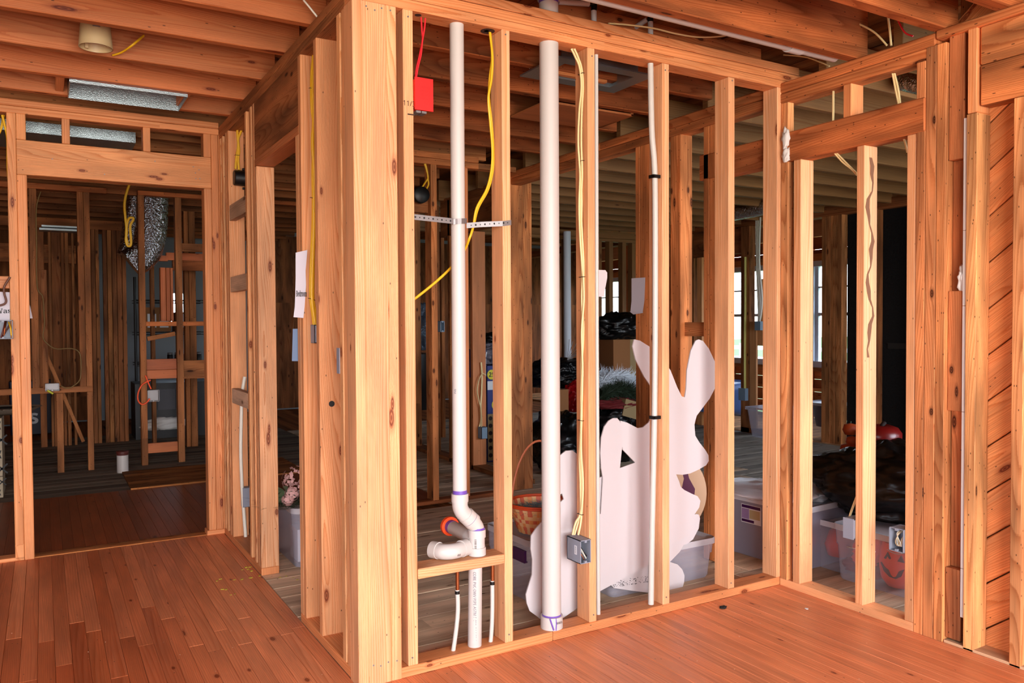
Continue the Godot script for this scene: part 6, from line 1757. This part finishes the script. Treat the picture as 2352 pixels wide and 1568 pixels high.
func build_hall_things():
	var r := RandomNumberGenerator.new()
	r.seed = 9
	var t := thing("pipe_stub", "short white pipe stub with a red brown rim standing on the hall floor", "pipe", Vector3(-0.36, 0.0, -4.99))
	var st := begin()
	lathe(st, [Vector2(0.046, 0.0), Vector2(0.046, 0.165), Vector2(0.040, 0.165), Vector2(0.040, 0.0)], 26)
	put(t, "pipe", st.commit(), M.pvc)
	st = begin()
	lathe(st, [Vector2(0.047, 0.150), Vector2(0.050, 0.17), Vector2(0.052, 0.185), Vector2(0.038, 0.186), Vector2(0.0, 0.184)], 26)
	put(t, "cap", st.commit(), solid(Color(0.34, 0.14, 0.12), 0.5))
	t = thing("hall_cable", "thin cable winding down the left side of the hall to a rail box", "cable", Vector3(-0.9, 1.5, -5.2))
	cable(t, "cable", [Vector3(-0.9298, 2.4057, -5.2), Vector3(-0.9532, 2.3307, -5.2), Vector3(-0.9678, 2.2198, -5.2), Vector3(-0.9691, 1.9633, -5.2), Vector3(-0.9735, 1.7062, -5.2), Vector3(-0.9662, 1.5777, -5.2), Vector3(-0.9324, 1.5155, -5.2), Vector3(-0.9252, 1.3753, -5.2), Vector3(-0.9236, 1.2828, -5.2), Vector3(-0.9351, 1.172, -5.2), Vector3(-0.8946, 1.1084, -5.2), Vector3(-0.8373, 1.0737, -5.2), Vector3(-0.7395, 1.0753, -5.2), Vector3(-0.6805, 1.0552, -5.2), Vector3(-0.6583, 0.998, -5.2), Vector3(-0.6568, 0.8846, -5.2), Vector3(-0.6681, 0.8018, -5.2), Vector3(-0.712, 0.7546, -5.2), Vector3(-0.7616, 0.7343, -5.2), Vector3(-0.8102, 0.7553, -5.2)], 0.0048, solid(Color(0.50, 0.38, 0.18), 0.5))
	t = thing("wiring_box", "old wiring box on the hall rail", "electrical box", Vector3(-0.8716, 0.7493, -5.22))
	wiring_box(t, Vector3(-0.9269, 0.717, -5.24), Vector3(-0.8234, 0.7809, -5.16), Vector3(0, 0, 1), M.steel)
	cable(t, "yellow_end", [Vector3(-0.911, 0.727, -5.14), Vector3(-0.8922, 0.7113, -5.14), Vector3(-0.8701, 0.6954, -5.14)], 0.009, solid(Color(0.8, 0.78, 0.2), 0.5))
	t = thing("wiring_box", "old metal wiring box with orange cable on the hall ladder frame", "electrical box", Vector3(-0.0862, 0.631, -5.26))
	wiring_box(t, Vector3(-0.13, 0.5784, -5.3), Vector3(-0.0316, 0.6828, -5.22), Vector3(0, 0, 1), M.steel)
	cable(t, "cable", [Vector3(-0.1473, 0.8194, -5.2), Vector3(-0.1199, 0.7396, -5.2), Vector3(-0.1025, 0.6955, -5.2)], 0.007, M.orange_cap)
	cable(t, "cable", [Vector3(-0.1049, 0.7744, -5.2), Vector3(-0.17, 0.7419, -5.2), Vector3(-0.2066, 0.6731, -5.2), Vector3(-0.2113, 0.6029, -5.2), Vector3(-0.1834, 0.5621, -5.2), Vector3(-0.144, 0.5717, -5.2), Vector3(-0.1147, 0.6094, -5.2)], 0.007, M.orange_cap)
	t = thing("yellow_cable", "yellow cable hanging in a long loop before the foil duct", "cable", Vector3(-0.3179, 2.1537, -4.6))
	cable(t, "cable", [Vector3(-0.3039, 2.4251, -4.6), Vector3(-0.3277, 2.3486, -4.6), Vector3(-0.342, 2.2587, -4.6), Vector3(-0.3372, 2.1525, -4.6), Vector3(-0.3292, 2.0462, -4.6), Vector3(-0.3368, 1.9746, -4.6), Vector3(-0.3247, 1.9253, -4.6), Vector3(-0.302, 1.9299, -4.6), Vector3(-0.298, 1.9765, -4.6), Vector3(-0.3028, 2.0833, -4.6), Vector3(-0.2792, 2.1382, -4.6), Vector3(-0.2822, 2.1558, -4.6), Vector3(-0.3115, 2.1469, -4.6), Vector3(-0.3287, 2.0818, -4.6), Vector3(-0.3333, 1.9926, -4.6), Vector3(-0.3212, 1.9397, -4.6)], 0.010, M.yellow, 0.7)
	t = thing("foil_duct", "crumpled silver foil duct hanging down in the hall", "duct", Vector3(-0.043, 2.2864, -5.6))
	st = begin()
	tube(st, smooth_path([Vector3(-0.0119, 2.5965, -5.6), Vector3(-0.0223, 2.4109, -5.6), Vector3(-0.033, 2.2048, -5.6), Vector3(-0.0738, 1.9975, -5.6), Vector3(-0.1426, 1.9047, -5.6), Vector3(-0.2177, 1.8451, -5.6)], 8), 0.14, 22, 0.8)
	var o := put(t, "sleeve", st.commit(), M.foil)
	o.position = -t.position
	st = begin()
	tube(st, smooth_path([Vector3(-0.1099, 2.6111, -5.75), Vector3(-0.1526, 2.297, -5.75), Vector3(-0.1829, 2.0468, -5.75), Vector3(-0.2187, 1.9212, -5.75)], 8), 0.11, 22, 0.8)
	o = put(t, "sleeve", st.commit(), M.foil)
	o.position = -t.position
	t = thing("duct_end", "open silver duct end at the top of the far hall", "duct", Vector3(-0.78, 2.2699, -6.9))
	st = begin()
	block(st, Vector3(-0.17, -0.02, -0.1), Vector3(0.17, 0.0, 0.1))
	block(st, Vector3(-0.15, 0.012, -0.1), Vector3(0.17, 0.03, 0.1))
	put(t, "sheet", st.commit(), M.galvanized)
	# wire rack with jars and cartons
	t = thing("wire_rack", "black wire shelf rack against the pale back wall", "shelf", Vector3(0.40, 0.0, -8.3))
	for x in [-0.36, -0.30, 0.46]:
		st = begin()
		tube(st, [Vector3(x, 0, 0.2), Vector3(x, 1.86, 0.2)], 0.016, 10)
		put(t, "post", st.commit(), M.black)
	for y in [0.42, 0.80, 1.18, 1.58]:
		st = begin()
		for k in 12:
			tube(st, [Vector3(-0.36 + k * 0.0745, y, -0.2), Vector3(-0.36 + k * 0.0745, y, 0.2)], 0.004, 5)
		for z in [-0.2, 0.2]:
			tube(st, [Vector3(-0.36, y, z), Vector3(0.46, y, z)], 0.006, 6)
			tube(st, [Vector3(-0.36, y - 0.03, z), Vector3(0.46, y - 0.03, z)], 0.005, 6)
		put(t, "wire_shelf", st.commit(), M.black)
	for q in [[Vector3(0.30, 1.19, -8.28), Vector3(0.30, 0.30, 0.3), "brown carton with white labels on the wire rack's upper middle shelf"], [Vector3(0.62, 1.19, -8.28), Vector3(0.24, 0.24, 0.3), "plain brown carton at the right of the wire rack's upper middle shelf"]]:
		t = thing("carton", q[2], "carton", q[0])
		carton(t, "box", q[1], M.cardboard)
		for x in [-0.07, 0.07]:
			st = begin()
			block(st, Vector3(x - 0.05, 0.05, q[1].z / 2), Vector3(x + 0.05, 0.22, q[1].z / 2 + 0.001))
			put(t, "label", st.commit(), M.white_print)
	for k in 5:
		t = thing("jar", "black jar standing on the lower middle shelf of the wire rack", "jar", Vector3(0.44 + k * 0.085, 0.806, -8.2), "black jars on the wire rack")
		st = begin()
		lathe(st, [Vector2(0.0, 0.0), Vector2(0.032, 0.0), Vector2(0.034, 0.01), Vector2(0.034, 0.09), Vector2(0.0, 0.095)], 16)
		put(t, "glass", st.commit(), M.black)
		st = begin()
		lathe(st, [Vector2(0.030, 0.093), Vector2(0.030, 0.118), Vector2(0.0, 0.119)], 16)
		put(t, "lid", st.commit(), M.steel)
	# dark dresser and box further right
	t = thing("dark_chest", "dark chest with a pale cloth seen through the hall ladder frame", "chest", Vector3(0.28, 0.0, -7.3))
	st = begin()
	block(st, Vector3(-0.35, 0.0, -0.25), Vector3(0.45, 0.62, 0.25))
	put(t, "case", st.commit(), solid(Color(0.07, 0.05, 0.055), 0.5))
	st = begin()
	block(st, Vector3(-0.12, 0.32, 0.25), Vector3(0.06, 0.55, 0.262))
	put(t, "pale_panel", st.commit(), solid(Color(0.28, 0.27, 0.29), 0.6))
	o = put(t, "pale_cloth", lump(Vector3(0.22, 0.07, 0.08), 91, 0.3, 0.2, 20, 30, -0.9), M.plaster)
	o.position = Vector3(-0.05, 0.16, 0.27)
	# blue crate and patterned stack on the left
	t = thing("blue_crate", "dark blue crate with the letters psi deep at the left of the hall", "crate", Vector3(-1.02, 0.0, -8.4))
	st = begin()
	loft(st, [[0.0, 0.26, 0.16, 0.02], [0.62, 0.27, 0.17, 0.02]], true, true)
	put(t, "body", st.commit(), solid(Color(0.01, 0.035, 0.16), 0.5))
	words(t, "lettering", "psi", 0.17, Transform3D(Basis.IDENTITY, Vector3(-0.06, 0.20, 0.172)), M.white_print, true)
	var r2 := RandomNumberGenerator.new()
	r2.seed = 2
	for k in 2:
		t = thing("patterned_box", ["cream box with black tile pattern at the bottom of the left edge stack", "cream box with black lattice pattern on top of the left edge stack"][k], "box", Vector3(-1.46, [0.0, 0.16][k], -4.55))
		var h: float = [0.155, 0.43][k]
		carton(t, "box", Vector3(0.50, h, 0.40), solid(Color(0.66, 0.60, 0.50), 0.7))
		st = begin()
		var n := [3, 5]
		for i in 8:
			for j in n[k] - 1:
				var c := Vector3(-0.22 + i * 0.062, (j + 0.5) * h / (n[k] - 1), 0.201)
				var s: float = 0.5 * h / (n[k] - 1) * 0.72
				if (j % 2 == 0) == (k == 1):
					quad(st, c + Vector3(-s * 0.5, 0, 0), c + Vector3(0, -s * 0.5, 0), c + Vector3(s * 0.5, 0, 0), c + Vector3(0, s * 0.5, 0), Vector3.BACK)
					for e in [Vector3(1, 1, 0), Vector3(-1, 1, 0)]:
						var u: Vector3 = e.normalized() * s * 1.3
						var w: Vector3 = Vector3(-e.y, e.x, 0).normalized() * s * 0.14
						var m: Vector3 = c + Vector3(0.031, 0, 0)
						quad(st, m - u - w, m + u - w, m + u + w, m - u + w, Vector3.BACK)
				else:
					for q in 4:
						var a := PI / 4 + PI / 2 * q
						var d := Vector3(cos(a), sin(a), 0)
						var w := Vector3(-d.y, d.x, 0)
						quad(st, c, c + d * s * 0.55 + w * s * 0.32, c + d * s * 1.15, c + d * s * 0.55 - w * s * 0.32, Vector3.BACK)
		put(t, "pattern", st.commit(), M.ink)
	t = thing("tray", "cream oval tray with a dark rim resting on the patterned boxes", "tray", Vector3(-1.30, 0.60, -4.58))
	st = begin()
	lathe(st, [Vector2(0.0, 0.0), Vector2(0.24, 0.0), Vector2(0.30, 0.02), Vector2(0.345, 0.045), Vector2(0.35, 0.05), Vector2(0.33, 0.048), Vector2(0.28, 0.024), Vector2(0.0, 0.008)], 44, Transform3D(Basis.IDENTITY.scaled(Vector3(1, 1, 0.62)), Vector3.ZERO))
	put(t, "dish", st.commit(), solid(Color(0.62, 0.57, 0.50), 0.5))
	st = begin()
	lathe(st, [Vector2(0.27, 0.0245), Vector2(0.30, 0.034), Vector2(0.312, 0.040), Vector2(0.27, 0.026)], 44, Transform3D(Basis.IDENTITY.scaled(Vector3(1, 1, 0.62)), Vector3.ZERO))
	put(t, "dark_band", st.commit(), M.ink)
	t = thing("paper_note", "scrap of pale paper hanging beside the left jamb in the hall", "paper", Vector3(-0.9916, 1.3606, -2.503))
	sheet(t, "paper", [[Vector3(-1.0199, 1.3893, -2.503), Vector3(-0.9942, 1.3895, -2.503)], [Vector3(-1.0212, 1.315, -2.503), Vector3(-0.9821, 1.3149, -2.503)]], 0.0008, M.paper)

# ---------- small litter ----------
func build_litter():
	var r := RandomNumberGenerator.new()
	r.seed = 21
	var chip := begin()
	slab(chip, [Vector2(-0.006, -0.003), Vector2(0.002, -0.004), Vector2(0.007, 0.0), Vector2(0.001, 0.004), Vector2(-0.005, 0.002)], 0.0, 0.002)
	var m := chip.commit()
	var groups := [["wood_litter", "pale yellow wood crumbs on the floor by the left door opening", [Vector3(-0.0258, 0, -1.644), Vector3(-0.0393, 0, -1.5918), Vector3(-0.0287, 0, -1.5598), Vector3(-0.0318, 0, -1.4385), Vector3(-0.1137, 0, -1.4412), Vector3(-0.1981, 0, -1.5008), Vector3(-0.1815, 0, -1.3383), Vector3(0.1352, 0, -1.3122), Vector3(0.0843, 0, -1.3833), Vector3(-0.183, 0, -1.2384)], Color(0.72, 0.66, 0.22), 3.0, 0.0], ["plaster_litter", "white plaster crumbs along the foot of the right wall", [Vector3(2.2076, 0, 0.7489), Vector3(2.2051, 0, 0.7687), Vector3(2.2188, 0, 0.7876), Vector3(2.2118, 0, 0.8043), Vector3(2.1759, 0, 0.5734), Vector3(2.1627, 0, 0.5942), Vector3(2.1921, 0, 0.4073), Vector3(2.185, 0, 0.1111), Vector3(1.9618, 0, 0.2857), Vector3(2.2286, 0, 0.751), Vector3(2.2333, 0, 0.77)], Color(0.82, 0.80, 0.78), 3.5, 0.0]]
	for g in groups:
		var xs := []
		for q in g[2]:
			var p: Vector3 = Vector3(q)
			for k in 2:
				xs.append(Transform3D(Basis(Vector3.RIGHT, -PI / 2 + r.randf_range(-0.2, 0.2)).rotated(Vector3.UP, r.randf() * TAU) * r.randf_range(0.5, 1.2) * 1.3, p + Vector3(r.randfn() * 0.012, 0.004, r.randfn() * 0.012)))
		var o := scatter(self, g[0], m, solid(g[3], 0.85), xs)
		tag(o, g[1], "litter")
	var xs2 := []
	for k in 160:
		var p := Vector3(r.randf_range(-1.4, -0.05), 0.002, r.randf_range(-2.3, 0.6)) if k < 80 else Vector3(r.randf_range(0.1, 2.05), 0.002, r.randf_range(0.05, 1.5))
		xs2.append(Transform3D(Basis(Vector3.RIGHT, -PI / 2).rotated(Vector3.UP, r.randf() * TAU) * r.randf_range(0.15, 0.45), p))
	var s := scatter(self, "dust_specks", m, solid(Color(0.80, 0.62, 0.50), 0.9), xs2)
	tag(s, "fine pale specks of dust scattered over the hardwood floor", "dust")
	var dark := put(self, "bark_chip", lump(Vector3(0.018, 0.005, 0.012), 3, 0.4, 0.3, 12, 18, -0.9), solid(Color(0.10, 0.06, 0.05), 0.8))
	dark.position = Vector3(1.6564, 0, 0.0864) + Vector3(0, 0.004, 0)
	tag(dark, "single dark chip on the floor before the fourth stud", "chip")
	# nails and pencil marks on the framing
	var nail := CylinderMesh.new()
	nail.top_radius = 0.0032
	nail.bottom_radius = 0.0032
	nail.height = 0.002
	nail.radial_segments = 8
	var wf: Node3D = get_node("wall_front")
	for x in [0.046, 0.075, 0.105, 0.135, 0.2, 0.605, 1.005, 1.40, 1.797]:
		for y in [0.06, 2.355]:
			var o := put(wf, "nail", nail, M.steel)
			o.transform = Transform3D(Basis(Vector3.RIGHT, PI / 2), Vector3(x + r.randf_range(-0.004, 0.004), y + r.randf_range(0.0, 0.02), 0.0015))
	for q in [["11/3", Vector3(0.2045, 2.0577, 0.0004), 0.018], ["_", Vector3(0.2112, 2.0509, 0.0004), 0.05]]:
		words(wf, "pencil_mark", q[0], q[2], Transform3D(Basis.IDENTITY, q[1] + Vector3(0, 0, 0.0003)), M.pencil)
	var wb: Node3D = get_node("wall_back")
	for q in [Vector3(-0.3566, 2.2252, -2.41), Vector3(-0.1478, 2.212, -2.41), Vector3(-0.1362, 2.177, -2.41), Vector3(-0.1163, 2.1969, -2.41), Vector3(-0.1342, 2.1437, -2.41), Vector3(-0.1122, 2.1456, -2.41), Vector3(-0.6198, 2.1263, -2.41), Vector3(-0.8741, 2.1867, -2.41)]:
		var o := put(wb, "nail", nail, M.steel)
		o.transform = Transform3D(Basis(Vector3.RIGHT, PI / 2), q)
	var hole := CylinderMesh.new()
	hole.top_radius = 0.012
	hole.bottom_radius = 0.012
	hole.height = 0.001
	hole.radial_segments = 18
	var wl: Node3D = get_node("wall_left")
	var d := put(wl, "drill_hole", hole, M.ink)
	d.transform = Transform3D(Basis(Vector3.RIGHT, PI / 2), Vector3(0.0472, 0.9592, -0.431))
	for q in [[Vector3(0.55, 2.3895, -0.045), 2.3], [Vector3(0.255, 2.3895, -0.03), 1.0], [Vector3(0.545, 2.3895, -0.045), 0.8]]:
		d = put(wf, "drill_hole", hole, solid(Color(0.22, 0.10, 0.05), 0.9))
		d.transform = Transform3D(Basis.IDENTITY.scaled(Vector3(q[1], 1, q[1])), q[0])
